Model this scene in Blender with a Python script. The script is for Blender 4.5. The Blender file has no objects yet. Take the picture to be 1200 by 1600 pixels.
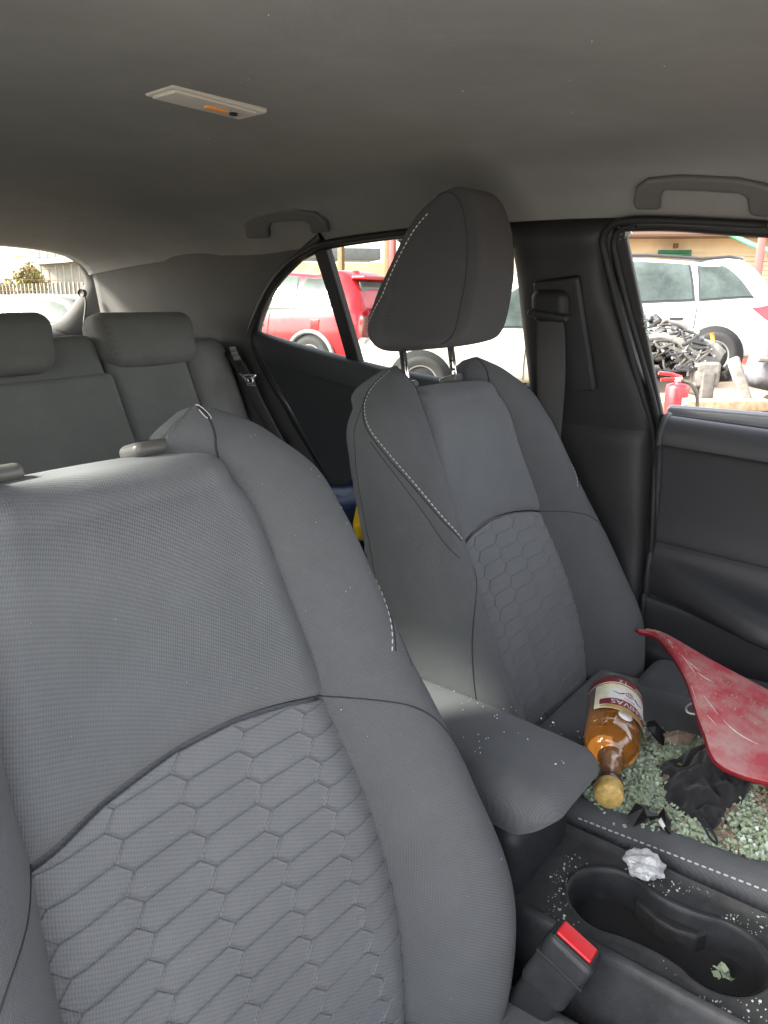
import bpy, bmesh, math, random
import numpy as np
from mathutils import Vector, Matrix, noise
random.seed(7)
SC = bpy.context.scene
COL = SC.collection
rad = math.radians

# ------------------------------------------------------------------ camera, world, sun, exposure
CAM = np.array([-.69, 0, 1.0915]); YAW, PIT, FPX = rad(51.91), rad(15.94), 1151.5
cam = bpy.data.objects.new('camera', bpy.data.cameras.new('camera')); COL.objects.link(cam)
cam.location = CAM
fwd = Vector((math.sin(YAW)*math.cos(PIT), math.cos(YAW)*math.cos(PIT), -math.sin(PIT)))
cam.rotation_euler = fwd.to_track_quat('-Z', 'Y').to_euler()
cam.data.sensor_fit = 'HORIZONTAL'; cam.data.sensor_width = 36; cam.data.lens = FPX/1200*36
cam.data.clip_start = .02; cam.data.clip_end = 500
SC.camera = cam
SUN = Vector((-.64, .52, .62)).normalized()           # towards the sun: on the driver's side, a little behind
world = bpy.data.worlds.new('World'); SC.world = world; world.use_nodes = True
wn = world.node_tree.nodes; bgn = wn['Background']
sky = wn.new('ShaderNodeTexSky'); sky.sky_type = 'NISHITA'; sky.sun_disc = False
sky.sun_elevation = math.asin(SUN.z); sky.sun_rotation = math.atan2(SUN.x, SUN.y)
sky.air_density = 1.0; sky.dust_density = 2.5; sky.ozone_density = .6
hz = wn.new('ShaderNodeHueSaturation'); hz.inputs['Saturation'].default_value = .30      # thin bright cloud over the whole sky
world.node_tree.links.new(sky.outputs[0], hz.inputs['Color']); world.node_tree.links.new(hz.outputs[0], bgn.inputs[0]); bgn.inputs[1].default_value = .11
sun = bpy.data.objects.new('sun', bpy.data.lights.new('sun', 'SUN')); COL.objects.link(sun)
sun.data.energy = 3.0; sun.data.angle = rad(9); sun.data.color = (1, .95, .87)
sun.rotation_euler = SUN.to_track_quat('Z', 'Y').to_euler()
SC.view_settings.view_transform = 'Standard'; SC.view_settings.look = 'None'
SC.view_settings.gamma = 1; SC.view_settings.use_curve_mapping = False
SC.view_settings.exposure = 3.08
SC.render.engine = 'CYCLES'
SC.cycles.use_denoising = True
SC.cycles.max_bounces = 10; SC.cycles.diffuse_bounces = 6; SC.cycles.transparent_max_bounces = 12
SC.cycles.caustics_reflective = False; SC.cycles.caustics_refractive = False
SC.cycles.sample_clamp_indirect = 4

# ------------------------------------------------------------------ materials
def mat(name, col, rough=.6, metal=0, bump=0, bscale=200, mottle=0, mscale=8, spec=.5, coat=0, trans=0, sheen=0, col2=None):
    m = bpy.data.materials.new(name); m.use_nodes = True
    nt = m.node_tree; b = nt.nodes['Principled BSDF']
    b.inputs['Base Color'].default_value = (*col, 1); b.inputs['Roughness'].default_value = rough
    b.inputs['Metallic'].default_value = metal; b.inputs['Specular IOR Level'].default_value = spec
    b.inputs['Coat Weight'].default_value = coat; b.inputs['Transmission Weight'].default_value = trans
    b.inputs['Sheen Weight'].default_value = sheen
    tc = nt.nodes.new('ShaderNodeTexCoord')
    if mottle or col2:
        n = nt.nodes.new('ShaderNodeTexNoise'); n.inputs['Scale'].default_value = mscale; n.inputs['Detail'].default_value = 6
        n.inputs['Roughness'].default_value = .65
        nt.links.new(tc.outputs['Object'], n.inputs['Vector'])
        r = nt.nodes.new('ShaderNodeValToRGB'); r.color_ramp.elements[0].position = .35; r.color_ramp.elements[1].position = .68
        c2 = col2 if col2 else tuple(min(1, c*(1+mottle)) for c in col)
        c1 = col if col2 else tuple(c*(1-mottle) for c in col)
        r.color_ramp.elements[0].color = (*c1, 1); r.color_ramp.elements[1].color = (*c2, 1)
        nt.links.new(n.outputs['Fac'], r.inputs['Fac']); nt.links.new(r.outputs['Color'], b.inputs['Base Color'])
    if bump:
        n2 = nt.nodes.new('ShaderNodeTexNoise'); n2.inputs['Scale'].default_value = bscale; n2.inputs['Detail'].default_value = 3
        nt.links.new(tc.outputs['Object'], n2.inputs['Vector'])
        bp = nt.nodes.new('ShaderNodeBump'); bp.inputs['Strength'].default_value = bump; bp.inputs['Distance'].default_value = .001
        nt.links.new(n2.outputs['Fac'], bp.inputs['Height']); nt.links.new(bp.outputs['Normal'], b.inputs['Normal'])
    return m

def weave(name, col, pitch=.0034, strength=.9, var=.34, sheen=.15):
    """woven seat cloth: the rib rows come from the UV map, which is laid out in metres"""
    m = mat(name, col, .92, spec=.2, sheen=sheen)
    nt = m.node_tree; L = nt.links; b = nt.nodes['Principled BSDF']; tc = nt.nodes.new('ShaderNodeTexCoord')
    sp = nt.nodes.new('ShaderNodeSeparateXYZ'); L.new(tc.outputs['UV'], sp.inputs[0])
    def M(op, a, bb=None):
        n = nt.nodes.new('ShaderNodeMath'); n.operation = op
        for i, v in enumerate((a, bb)):
            if v is None: continue
            if isinstance(v, (int, float)): n.inputs[i].default_value = v
            else: L.new(v, n.inputs[i])
        return n.outputs[0]
    k = 2*math.pi/pitch
    u = M('MULTIPLY', sp.outputs[0], k); v = M('MULTIPLY', sp.outputs[1], k*.62)
    h = M('MULTIPLY', M('SINE', M('ADD', u, M('MULTIPLY', v, .5))), M('SINE', M('SUBTRACT', M('MULTIPLY', u, .5), v)))
    h01 = M('MULTIPLY_ADD', h, .5); nt.nodes[-1].inputs[2].default_value = .5
    n = nt.nodes.new('ShaderNodeTexNoise'); n.inputs['Scale'].default_value = 9; n.inputs['Detail'].default_value = 7; n.inputs['Roughness'].default_value = .7
    L.new(tc.outputs['Object'], n.inputs['Vector'])
    f = M('ADD', M('MULTIPLY', h01, var), M('MULTIPLY', n.outputs['Fac'], .55))
    r = nt.nodes.new('ShaderNodeValToRGB'); r.color_ramp.elements[0].position = .1; r.color_ramp.elements[1].position = .75
    r.color_ramp.elements[0].color = (*[c*.72 for c in col], 1); r.color_ramp.elements[1].color = (*[c*1.3 for c in col], 1)
    L.new(f, r.inputs['Fac']); L.new(r.outputs['Color'], b.inputs['Base Color'])
    bp = nt.nodes.new('ShaderNodeBump'); bp.inputs['Strength'].default_value = strength; bp.inputs['Distance'].default_value = .0006
    L.new(h01, bp.inputs['Height'])
    n3 = nt.nodes.new('ShaderNodeTexNoise'); n3.inputs['Scale'].default_value = 14; n3.inputs['Detail'].default_value = 2; L.new(tc.outputs['Object'], n3.inputs['Vector'])
    b2 = nt.nodes.new('ShaderNodeBump'); b2.inputs['Strength'].default_value = .35; b2.inputs['Distance'].default_value = .006
    L.new(n3.outputs['Fac'], b2.inputs['Height']); L.new(b2.outputs['Normal'], bp.inputs['Normal']); L.new(bp.outputs['Normal'], b.inputs['Normal'])
    return m

def thin_glass(name, tint=(.93, .97, .94), refl=.07, dirt=.05):
    m = bpy.data.materials.new(name); m.use_nodes = True; nt = m.node_tree; nt.nodes.clear(); L = nt.links
    o = nt.nodes.new('ShaderNodeOutputMaterial'); t = nt.nodes.new('ShaderNodeBsdfTransparent'); t.inputs[0].default_value = (*tint, 1)
    g = nt.nodes.new('ShaderNodeBsdfGlossy'); g.inputs['Roughness'].default_value = .02
    d = nt.nodes.new('ShaderNodeBsdfDiffuse'); d.inputs[0].default_value = (.6, .58, .53, 1)
    a = nt.nodes.new('ShaderNodeMixShader'); a.inputs[0].default_value = refl
    L.new(t.outputs[0], a.inputs[1]); L.new(g.outputs[0], a.inputs[2])
    bb = nt.nodes.new('ShaderNodeMixShader')
    tc = nt.nodes.new('ShaderNodeTexCoord'); n = nt.nodes.new('ShaderNodeTexNoise'); n.inputs['Scale'].default_value = 60; n.inputs['Detail'].default_value = 8
    L.new(tc.outputs['Object'], n.inputs['Vector'])
    r = nt.nodes.new('ShaderNodeMapRange'); r.inputs[1].default_value = .5; r.inputs[2].default_value = .8; r.inputs[3].default_value = dirt*.35; r.inputs[4].default_value = dirt*4
    L.new(n.outputs['Fac'], r.inputs[0]); L.new(r.outputs[0], bb.inputs[0])
    L.new(a.outputs[0], bb.inputs[1]); L.new(d.outputs[0], bb.inputs[2]); L.new(bb.outputs[0], o.inputs[0])
    return m

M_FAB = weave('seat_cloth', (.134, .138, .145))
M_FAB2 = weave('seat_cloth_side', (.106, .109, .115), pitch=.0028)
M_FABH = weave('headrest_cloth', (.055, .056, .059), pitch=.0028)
M_FABR = weave('rear_seat_cloth', (.22, .215, .20), pitch=.0028, strength=.3)
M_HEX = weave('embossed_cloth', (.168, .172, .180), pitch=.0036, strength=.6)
M_SEAM = mat('seam_thread', (.028, .028, .029), .9)
M_STITCH = mat('pale_thread', (.62, .62, .60), .8)
M_HEAD = mat('headliner_cloth', (.240, .237, .231), .97, bump=.35, bscale=900, mottle=.10, mscale=3, spec=.1)
nt = M_HEAD.node_tree; n_ = nt.nodes.new('ShaderNodeTexNoise'); n_.inputs['Scale'].default_value = 5.5; n_.inputs['Detail'].default_value = 4; n_.inputs['Distortion'].default_value = .8
tcn = [n for n in nt.nodes if n.type == 'TEX_COORD'][0]; bpn = [n for n in nt.nodes if n.type == 'BUMP'][0]; b2_ = nt.nodes.new('ShaderNodeBump'); b2_.inputs['Strength'].default_value = .30; b2_.inputs['Distance'].default_value = .012
nt.links.new(tcn.outputs['Object'], n_.inputs['Vector']); nt.links.new(n_.outputs['Fac'], b2_.inputs['Height']); nt.links.new(b2_.outputs['Normal'], bpn.inputs['Normal'])
M_PLA = mat('dark_grained_plastic', (.026, .026, .028), .5, bump=.25, bscale=900, mottle=.12, mscale=6, spec=.4)
M_PLB = mat('pillar_plastic', (.032, .032, .033), .55, bump=.2, bscale=1100, mottle=.08, spec=.35)
M_PLC = mat('console_plastic', (.030, .031, .034), .5, bump=.35, bscale=800, mottle=.35, mscale=25, spec=.4)
M_DUST = mat('dusty_console_plastic', (.026, .027, .030), .55, bump=.3, bscale=700, col2=(.045, .044, .042), mscale=70, spec=.35)
M_SOFT = mat('soft_door_skin', (.040, .040, .044), .5, bump=.2, bscale=1000, spec=.35)
M_QTR = mat('quarter_plastic', (.080, .078, .075), .7, bump=.2, bscale=1100, mottle=.06, spec=.3)
M_HNDL = mat('handle_plastic', (.105, .102, .097), .6, bump=.2, bscale=1000)
M_BLK = mat('black_rubber', (.012, .012, .013), .6)
M_CARP = mat('carpet', (.018, .018, .019), .95, bump=1, bscale=500)
M_CHR = mat('chrome', (.8, .8, .8), .12, 1)
M_GUIDE = mat('guide_plastic', (.13, .125, .115), .35, spec=.5)
M_WEB = mat('belt_webbing', (.045, .044, .043), .8, bump=.4, bscale=700)
M_RED = mat('red_button', (.62, .015, .02), .35)
M_GLS = thin_glass('window_glass', (.66, .70, .67))
M_GLSR = thin_glass('rear_window_glass', (.90, .90, .85), .05, .04)
M_WHITE = mat('white_print', (.75, .75, .73), .6)

# ------------------------------------------------------------------ helpers
def ray(u, v):
    r, up = (u-600)/FPX, (800-v)/FPX
    f = math.cos(PIT)+up*math.sin(PIT)
    return np.array([r*math.cos(YAW)+f*math.sin(YAW), -r*math.sin(YAW)+f*math.cos(YAW), -math.sin(PIT)+up*math.cos(PIT)])
def onp(u, v, P, N):
    d = ray(u, v); N = np.array(N, float); return CAM+d*(((np.array(P, float)-CAM)@N)/(d@N))
def S(u, v, off=0):                     # on the leaning plane of the passenger side glass
    return onp(u, v, (.70-off, 0, .88), (1, 0, .364))
def PX(u, v, x): return onp(u, v, (x, 0, 0), (1, 0, 0))
def PY(u, v, y): return onp(u, v, (0, y, 0), (0, 1, 0))
def PZ(u, v, z): return onp(u, v, (0, 0, z), (0, 0, 1))
def DP(u, v, t): return CAM+t*ray(u, v)

def wmat(o):
    m = o.matrix_basis.copy()
    if o.parent: m = wmat(o.parent) @ o.matrix_parent_inverse @ m
    return m
def link(name, me, m, parent=None, local=False):
    o = bpy.data.objects.new(name, me); COL.objects.link(o)
    if m is not None and not me.materials: me.materials.append(m)
    if parent is not None:
        o.parent = parent
        if not local: o.matrix_parent_inverse = wmat(parent).inverted()
    return o
def tag(o, label=None, cat=None, group=None, kind=None):
    if label: o['label'] = label
    if cat: o['category'] = cat
    if group: o['group'] = group
    if kind: o['kind'] = kind
    return o
def thing(name, loc, label, cat, group=None, rot=(0, 0, 0)):
    o = bpy.data.objects.new(name, None); COL.objects.link(o); o.location = loc; o.rotation_euler = rot
    o.empty_display_size = .1
    return tag(o, label, cat, group)
def mk(name, V, F, m, parent=None, local=False, uv=None, smooth=True, solid=0, bevel=0, sub=0):
    me = bpy.data.meshes.new(name); me.from_pydata([tuple(map(float, v)) for v in V], [], [tuple(map(int, f)) for f in F])
    me.update()
    if uv is not None:
        ul = me.uv_layers.new(name='UVMap')
        vi = np.zeros(len(me.loops), dtype=np.int32); me.loops.foreach_get('vertex_index', vi)
        ul.data.foreach_set('uv', np.asarray(uv, dtype=np.float32)[vi].ravel())
    if smooth: me.polygons.foreach_set('use_smooth', [True]*len(me.polygons))
    o = link(name, me, m, parent, local)
    if solid:
        s = o.modifiers.new('solid', 'SOLIDIFY'); s.thickness = abs(solid); s.offset = 1 if solid > 0 else -1
    if bevel:
        b = o.modifiers.new('bevel', 'BEVEL'); b.width = bevel; b.segments = 3; b.limit_method = 'ANGLE'; b.angle_limit = rad(40)
    return o
def cr(P, t, closed=False):
    """Catmull-Rom through points P (n,d) at parameters t in index units"""
    P = np.asarray(P, float); n = len(P); t = np.asarray(t, float)
    if closed:
        i = np.floor(t).astype(int); f = (t-i)[:, None]; g = lambda k: P[(i+k) % n]
    else:
        i = np.clip(np.floor(t).astype(int), 0, n-2); f = (t-i)[:, None]
        Q = np.vstack([2*P[0]-P[1], P, 2*P[-1]-P[-2]]); g = lambda k: Q[i+k+1]
    a, b, c, d = g(-1), g(0), g(1), g(2)
    return .5*(2*b+(c-a)*f+(2*a-5*b+4*c-d)*f**2+(3*b-a-3*c+d)*f**3)
def curve(P, n, closed=False):
    N = len(P); return cr(P, np.linspace(0, N if closed else N-1, n, endpoint=not closed), closed)
class Fn:                               # smooth function of one variable through a table
    def __init__(s, *xy): s.x = np.array(xy[0::2], float); s.y = np.array(xy[1::2], float)
    def __call__(s, q):
        q = np.asarray(q, float); x, y = s.x, s.y; i = np.clip(np.searchsorted(x, q)-1, 0, len(x)-2)
        m = np.gradient(y, x); h = x[i+1]-x[i]; f = np.clip((q-x[i])/h, 0, 1)
        return (2*f**3-3*f**2+1)*y[i]+(f**3-2*f**2+f)*h*m[i]+(-2*f**3+3*f**2)*y[i+1]+(f**3-f**2)*h*m[i+1]
def gridF(nu, nv, cu=False, cv=False):
    F = []
    for i in range(nu if cu else nu-1):
        for j in range(nv if cv else nv-1):
            a, b = i, (i+1) % nu; c, d = j, (j+1) % nv
            F.append((a*nv+c, b*nv+c, b*nv+d, a*nv+d))
    return F
def arc_uv(G):
    """UVs in metres from a (nu,nv,3) grid"""
    du = np.zeros(G.shape[:2]); dv = np.zeros(G.shape[:2])
    du[1:] = np.cumsum(np.linalg.norm(np.diff(G, axis=0), axis=2), axis=0)
    dv[:, 1:] = np.cumsum(np.linalg.norm(np.diff(G, axis=1), axis=2), axis=1)
    return np.stack([du, dv], -1).reshape(-1, 2)
def loft(name, net, m, parent=None, nu=24, nv=24, flip=False, **k):
    """smooth sheet through a net of rows of points"""
    net = np.asarray(net, float)
    R = np.stack([curve(r, nv) for r in net])
    G = np.stack([curve(R[:, j], nu) for j in range(nv)], 1)
    F = gridF(nu, nv)
    if flip: F = [f[::-1] for f in F]
    return mk(name, G.reshape(-1, 3), F, m, parent, uv=arc_uv(G), **k)
def rings(name, L, m, parent=None, cap=True, **k):
    """closed rings (k,n,3) stacked into a skin"""
    G = np.asarray(L, float); nu, nv = G.shape[:2]; F = gridF(nu, nv, False, True)
    if cap: F += [tuple(range(nv))[::-1], tuple((nu-1)*nv+j for j in range(nv))]
    return mk(name, G.reshape(-1, 3), F, m, parent, uv=arc_uv(G), **k)
def tubeVF(P, r, n=8, base=0, closed=False, flat=1):
    P = np.asarray(P, float); N = len(P)
    T = np.gradient(P, axis=0) if not closed else np.roll(P, -1, 0)-np.roll(P, 1, 0)
    T /= np.linalg.norm(T, axis=1)[:, None]+1e-12
    ref = np.array([0, 0, 1.]) if abs(T[0][2]) < .9 else np.array([1., 0, 0])
    A = np.cross(T[0], ref); A /= np.linalg.norm(A); V = []
    rr = np.broadcast_to(r, (N,))
    for i in range(N):
        A = A-T[i]*(A@T[i]); A /= np.linalg.norm(A)+1e-12; B = np.cross(T[i], A)
        for j in range(n):
            q = 2*math.pi*j/n; V.append(P[i]+rr[i]*(math.cos(q)*A+math.sin(q)*B*flat))
    F = [tuple(base+x for x in f) for f in gridF(N, n, closed, True)]
    if not closed: F += [tuple(base+j for j in range(n))[::-1], tuple(base+(N-1)*n+j for j in range(n))]
    return V, F
def tube(name, P, r, m, parent=None, n=8, closed=False, smoothN=0, flat=1, **k):
    if smoothN: P = curve(P, smoothN, closed)
    V, F = tubeVF(P, r, n, 0, closed, flat); return mk(name, V, F, m, parent, **k)
def rboxVF(size, r, seg=4, base=0, div=1):
    """rounded box centred on the origin"""
    h = np.array(size, float)/2; r = min(r, *(h*.999)); inn = h-r
    V = []; F = []; key = {}
    tq = np.tan(np.linspace(0, math.pi/4, seg+1))*r
    ax = [np.concatenate([-(inn[a]+tq[::-1]), np.linspace(-inn[a], inn[a], div+1)[1:-1], inn[a]+tq]) for a in range(3)]
    def vid(p):
        c = np.clip(p, -inn, inn); d = p-c
        # cube-to-sphere: push to the rounded skin
        nrm = np.linalg.norm(d); q = c+d/nrm*r if nrm > 1e-9 else p
        kk = tuple(np.round(q, 6))
        if kk not in key: key[kk] = len(V); V.append(q)
        return key[kk]
    for a in range(3):
        b, c = (a+1) % 3, (a+2) % 3
        for s in (-1, 1):
            for i in range(len(ax[b])-1):
                for j in range(len(ax[c])-1):
                    Q = []
                    for (x, y) in ((i, j), (i+1, j), (i+1, j+1), (i, j+1)):
                        p = np.zeros(3); p[a] = s*h[a]; p[b] = ax[b][x]; p[c] = ax[c][y]
                        # outer shell of the cube, then rounded
                        Q.append(vid(p))
                    if s < 0: Q = Q[::-1]
                    Q2 = list(dict.fromkeys(Q))
                    if len(Q2) > 2: F.append(tuple(base+x for x in Q2))
    return V, F
def rbox(name, cen, size, r, m, parent=None, rot=None, seg=4, warp=None, local=False, div=1, **k):
    V, F = rboxVF(size, r, seg, 0, div)
    V = np.array(V)
    if warp: V = np.array([warp(v) for v in V])
    if rot is not None: V = V @ np.array(Matrix(rot) if not isinstance(rot, Matrix) else rot).T
    return mk(name, V+np.array(cen, float), F, m, parent, local=local, uv=V[:, :2], **k)
def rotm(x=0, y=0, z=0):
    return (Matrix.Rotation(rad(z), 3, 'Z') @ Matrix.Rotation(rad(y), 3, 'Y') @ Matrix.Rotation(rad(x), 3, 'X'))
def slab(name, outline, m, parent=None, d=(1, 0, 0), thick=.02, bevel=.006, smoothN=0, **k):
    """closed outline (world points) given thickness along d"""
    P = np.asarray(outline, float)
    if smoothN: P = curve(P, smoothN, True)
    n = len(P); d = np.array(d, float); d /= np.linalg.norm(d)
    V = np.vstack([P, P+d*thick]); F = [tuple(range(n)), tuple(range(n, 2*n))[::-1]]
    F += [(i, i+n, (i+1) % n+n, (i+1) % n) for i in range(n)]
    o = mk(name, V, F, m, parent, smooth=False, bevel=bevel, **k)
    bm = bmesh.new(); bm.from_mesh(o.data); bmesh.ops.recalc_face_normals(bm, faces=bm.faces); bm.to_mesh(o.data); bm.free()
    return o
def lathe(name, prof, m, parent=None, n=24, M=None, **k):
    """profile of (r, axial) turned about +Z, then moved by M"""
    V = []
    for r, z in prof:
        for j in range(n):
            q = 2*math.pi*j/n; V.append((r*math.cos(q), r*math.sin(q), z))
    F = gridF(len(prof), n, False, True)
    F = [f[::-1] for f in F]
    V = np.array(V)
    if M is not None: V = np.array([(M @ Vector(v))[:] for v in V])
    return mk(name, V, F, m, parent, **k)
def join_dashes(name, P, m, parent, width=.0011, dash=.0045, gap=.0025, lift=None, local=False):
    """a row of stitches along a polyline: one small capsule each"""
    P = np.asarray(P, float); seg = np.linalg.norm(np.diff(P, axis=0), axis=1); s = np.concatenate([[0], np.cumsum(seg)])
    f = lambda q: np.array([np.interp(q, s, P[:, i]) for i in range(3)])
    V = []; F = []; q = 0
    while q+dash < s[-1]:
        v, ff = tubeVF([f(q), f(q+dash*.5), f(q+dash)], [width*.7, width, width*.7], 6, len(V)); V += v; F += ff; q += dash+gap
    return tag(mk(name, V, F, m, parent, local=local), kind='stuff')

# ------------------------------------------------------------------ the yard outside: ground
def ground_z(x, y):
    t = min(1, max(0, (y-3.4)/2.2)); return -.22*(t*t*(3-2*t))
M_GROUND = mat('trodden_earth', (.15, .11, .075), .95, bump=1, bscale=30, col2=(.23, .18, .13), mscale=1.7)
gx = np.concatenate([np.linspace(-120, -8, 8), np.linspace(-5, 20, 60), np.linspace(24, 220, 10)])
gy = np.concatenate([np.linspace(-120, -8, 8), np.linspace(-5, 20, 60), np.linspace(24, 220, 10)])
V = [(x, y, ground_z(x, y)+.02*noise.noise((x*1.3, y*1.3, 0))) for x in gx for y in gy]
tag(mk('ground', V, [f for f in gridF(len(gx), len(gy))], M_GROUND), kind='structure')

ap = rbox('added_bounce_slab', (-4.9, 0, -.06), (8.2, 14, .14), .02, mat('bounce_slab_pale', (.54, .52, .48), .9, mottle=.12, mscale=2, bump=.5, bscale=60), seg=1)  # unseen pale slab, added to bounce sunlight through the driver's door onto the headliner
tag(ap, kind='structure')

# ------------------------------------------------------------------ car body round the camera
CAR = thing('hatchback_car', (0, .6, .0), 'dark grey cabin shell of the hatchback, its headliner, pillars and rear hatch', 'car')
zc = Fn(-.42, 1.255, 0, 1.308, .3, 1.324, .8, 1.331, 1.2, 1.322, 1.5, 1.305, 1.8, 1.278, 2.06, 1.235)
zr = Fn(-.42, 1.12, 0, 1.18, .27, 1.203, .46, 1.222, .9, 1.226, 1.15, 1.213, 1.3, 1.200, 1.5, 1.20, 1.8, 1.19, 2.06, 1.165)
xr = Fn(-.42, .60, 0, .588, .27, .582, .9, .578, 1.15, .582, 1.5, .586, 1.8, .575, 2.06, .55)
XF = [-1, -.985, -.95, -.86, -.7, -.4, 0, .4, .7, .86, .95, .985, 1]
GF = [1, .80, .56, .27, .10, .02, 0, .02, .10, .27, .56, .80, 1]
net = [[(xr(y)*f, y, zc(y)-(zc(y)-zr(y))*g) for f, g in zip(XF, GF)] for y in np.linspace(-.42, 2.06, 15)]
headl = loft('headliner', net, M_HEAD, CAR, nu=90, nv=90, solid=.03)
headl.modifiers['solid'].offset = 1
# keep the thickness on the outer (upper) side
if (headl.data.polygons[len(headl.data.polygons)//2].normal.z < 0): headl.modifiers['solid'].offset = -1
SIDE = []                                # parts repeated on the driver's side
# rear quarter (C pillar) trim
cols = lambda r: r
qn = [[(.580, 1.15, 1.228), (.580, 1.32, 1.222), (.580, 1.5, 1.222), (.568, 1.8, 1.212), (.545, 2.04, 1.185)],
      [(.590, 1.235, 1.187), (.592, 1.40, 1.18), (.590, 1.55, 1.178), (.582, 1.81, 1.165), (.565, 2.06, 1.14)],
      [(.613, 1.355, 1.122), (.606, 1.48, 1.12), (.602, 1.60, 1.12), (.593, 1.83, 1.105), (.578, 2.07, 1.08)],
      [(.634, 1.428, 1.055), (.624, 1.53, 1.05), (.616, 1.63, 1.05), (.604, 1.84, 1.04), (.585, 2.07, 1.02)],
      [(.654, 1.470, .990), (.640, 1.55, .985), (.630, 1.65, .985), (.612, 1.85, .98), (.590, 2.06, .97)],
      [(.662, 1.432, .93), (.645, 1.52, .93), (.635, 1.64, .93), (.61, 1.85, .92), (.590, 2.05, .92)],
      [(.668, 1.345, .80), (.645, 1.44, .80), (.62, 1.6, .80), (.58, 1.85, .80), (.56, 2.05, .80)],
      [(.672, 1.225, .64), (.64, 1.33, .64), (.58, 1.55, .64), (.52, 1.85, .64), (.52, 2.05, .64)],
      [(.675, 1.02, .25), (.64, 1.15, .25), (.56, 1.5, .25), (.50, 1.85, .25), (.50, 2.05, .25)]]
SIDE.append(loft('quarter_trim', qn, M_QTR, CAR, nu=80, nv=50, solid=.02))
# opening edge roll of the quarter trim
edge = [np.array(r[0]) for r in qn]
SIDE.append(tube('door_opening_trim', [e+np.array((-.004, .012, 0)) for e in edge], .012, M_PLB, CAR, n=10, smoothN=60))
# rear hatch frame, glass and lower trim
HP, HN = (0, 2.15, 1.12), (0, 1, .5)
hp = [onp(u, v, HP, HN) for u, v in [(0, 378), (70, 387), (110, 402), (130, 418), (137, 437), (130, 458), (112, 484), (95, 502), (78, 511), (60, 515)]]
hp = [np.array([0, hp[0][1]-.004, hp[0][2]+.008]), np.array([.18, hp[0][1]-.003, hp[0][2]+.006])]+hp+[np.array([.2, hp[-1][1]+.005, hp[-1][2]-.012]), np.array([0, hp[-1][1]+.006, hp[-1][2]-.014])]
full = hp+[np.array([-p[0], p[1], p[2]]) for p in hp[-2:0:-1]]
ring = curve(full, 120, True); cen = ring.mean(0)
def rg(s, dy): q = cen+(ring-cen)*np.array([s, 1, 1+(s-1)*2.2]); q[:, 1] += dy; return q
rings('hatch_frame', [rg(.995, .012), rg(.995, -.004), rg(1.02, -.022), rg(1.07, -.040), rg(1.12, -.045), rg(1.135, -.03)], M_QTR, CAR, cap=False)
hs = tube('hatch_seal', rg(1.14, -.05), .008, M_BLK, CAR, n=8, closed=True)
pane = mk('rear_window_pane', np.vstack([ring, [cen]]), [(i, (i+1) % 120, 120) for i in range(120)], M_GLSR, CAR, smooth=False)
for k in range(7):                       # heater wires baked on the pane
    z = 1.03+.03*k; y = 2.15+(1.12-z)*.5-.003
    tube('heater_line', [(-.5+.06*abs(k-3), y, z), (.5-.02*abs(k-4), y, z)], .0008, mat('heater_wire', (.25, .12, .06), .5) if k == 0 else bpy.data.materials['heater_wire'], pane, n=4)
rbox('hatch_lower_trim', (0, 2.22, .62), (1.2, .05, .78), .02, M_PLB, CAR)
rbox('cargo_cover', (0, 1.86, .985), (1.16, .09, .035), .016, M_FABR, CAR)
rbox('cargo_cover_end', (.52, 1.86, 1.005), (.11, .10, .045), .02, M_PLB, CAR)
rbox('rear_header_trim', (0, 2.085, 1.272), (1.05, .05, .05), .02, M_HEAD, CAR)
tube('strut_bolt', [PY(131, 458, 2.08), PY(131, 458, 2.08)+np.array([-.012, -.004, 0])], .011, M_PLB, CAR, n=14)
tube('parcel_cord', [PY(132, 462, 2.07), PY(134, 475, 2.06), PY(131, 505, 2.04)], .003, M_BLK, CAR, n=6, smoothN=12)
# floor, sills, firewall, dashboard
rbox('floor_pan', (0, .6, .19), (1.5, 3.3, .06), .01, M_CARP, CAR)
rbox('footwell_tunnel', (0, .4, .30), (.20, 2.2, .22), .05, M_CARP, CAR)
dash = [[(-.70, -.52, .45), (-.3, -.50, .45), (0, -.42, .45), (.3, -.50, .45), (.70, -.52, .45)],
        [(-.72, -.50, .70), (-.3, -.46, .70), (0, -.38, .70), (.3, -.46, .70), (.72, -.50, .70)],
        [(-.72, -.52, .86), (-.3, -.48, .88), (0, -.44, .90), (.3, -.48, .88), (.72, -.52, .86)],
        [(-.72, -.62, .91), (-.3, -.60, .94), (0, -.58, .95), (.3, -.60, .94), (.72, -.62, .91)],
        [(-.70, -1.0, .90), (-.3, -1.1, .91), (0, -1.12, .91), (.3, -1.1, .91), (.70, -1.0, .90)]]
loft('dashboard', dash, M_PLA, CAR, nu=30, nv=40, solid=.03)
rbox('firewall', (0, -1.08, .55), (1.5, .05, .72), .02, M_BLK, CAR)
SIDE.append(tube('front_pillar_trim', [(.592, -.02, 1.185), (.60, -.30, 1.15), (.66, -.72, 1.02), (.71, -1.05, .90)], .03, M_PLB, CAR, n=12, smoothN=20, flat=1))
SIDE.append(rbox('sill_trim', (.705, .35, .27), (.12, 2.6, .14), .03, M_PLA, CAR))
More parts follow.
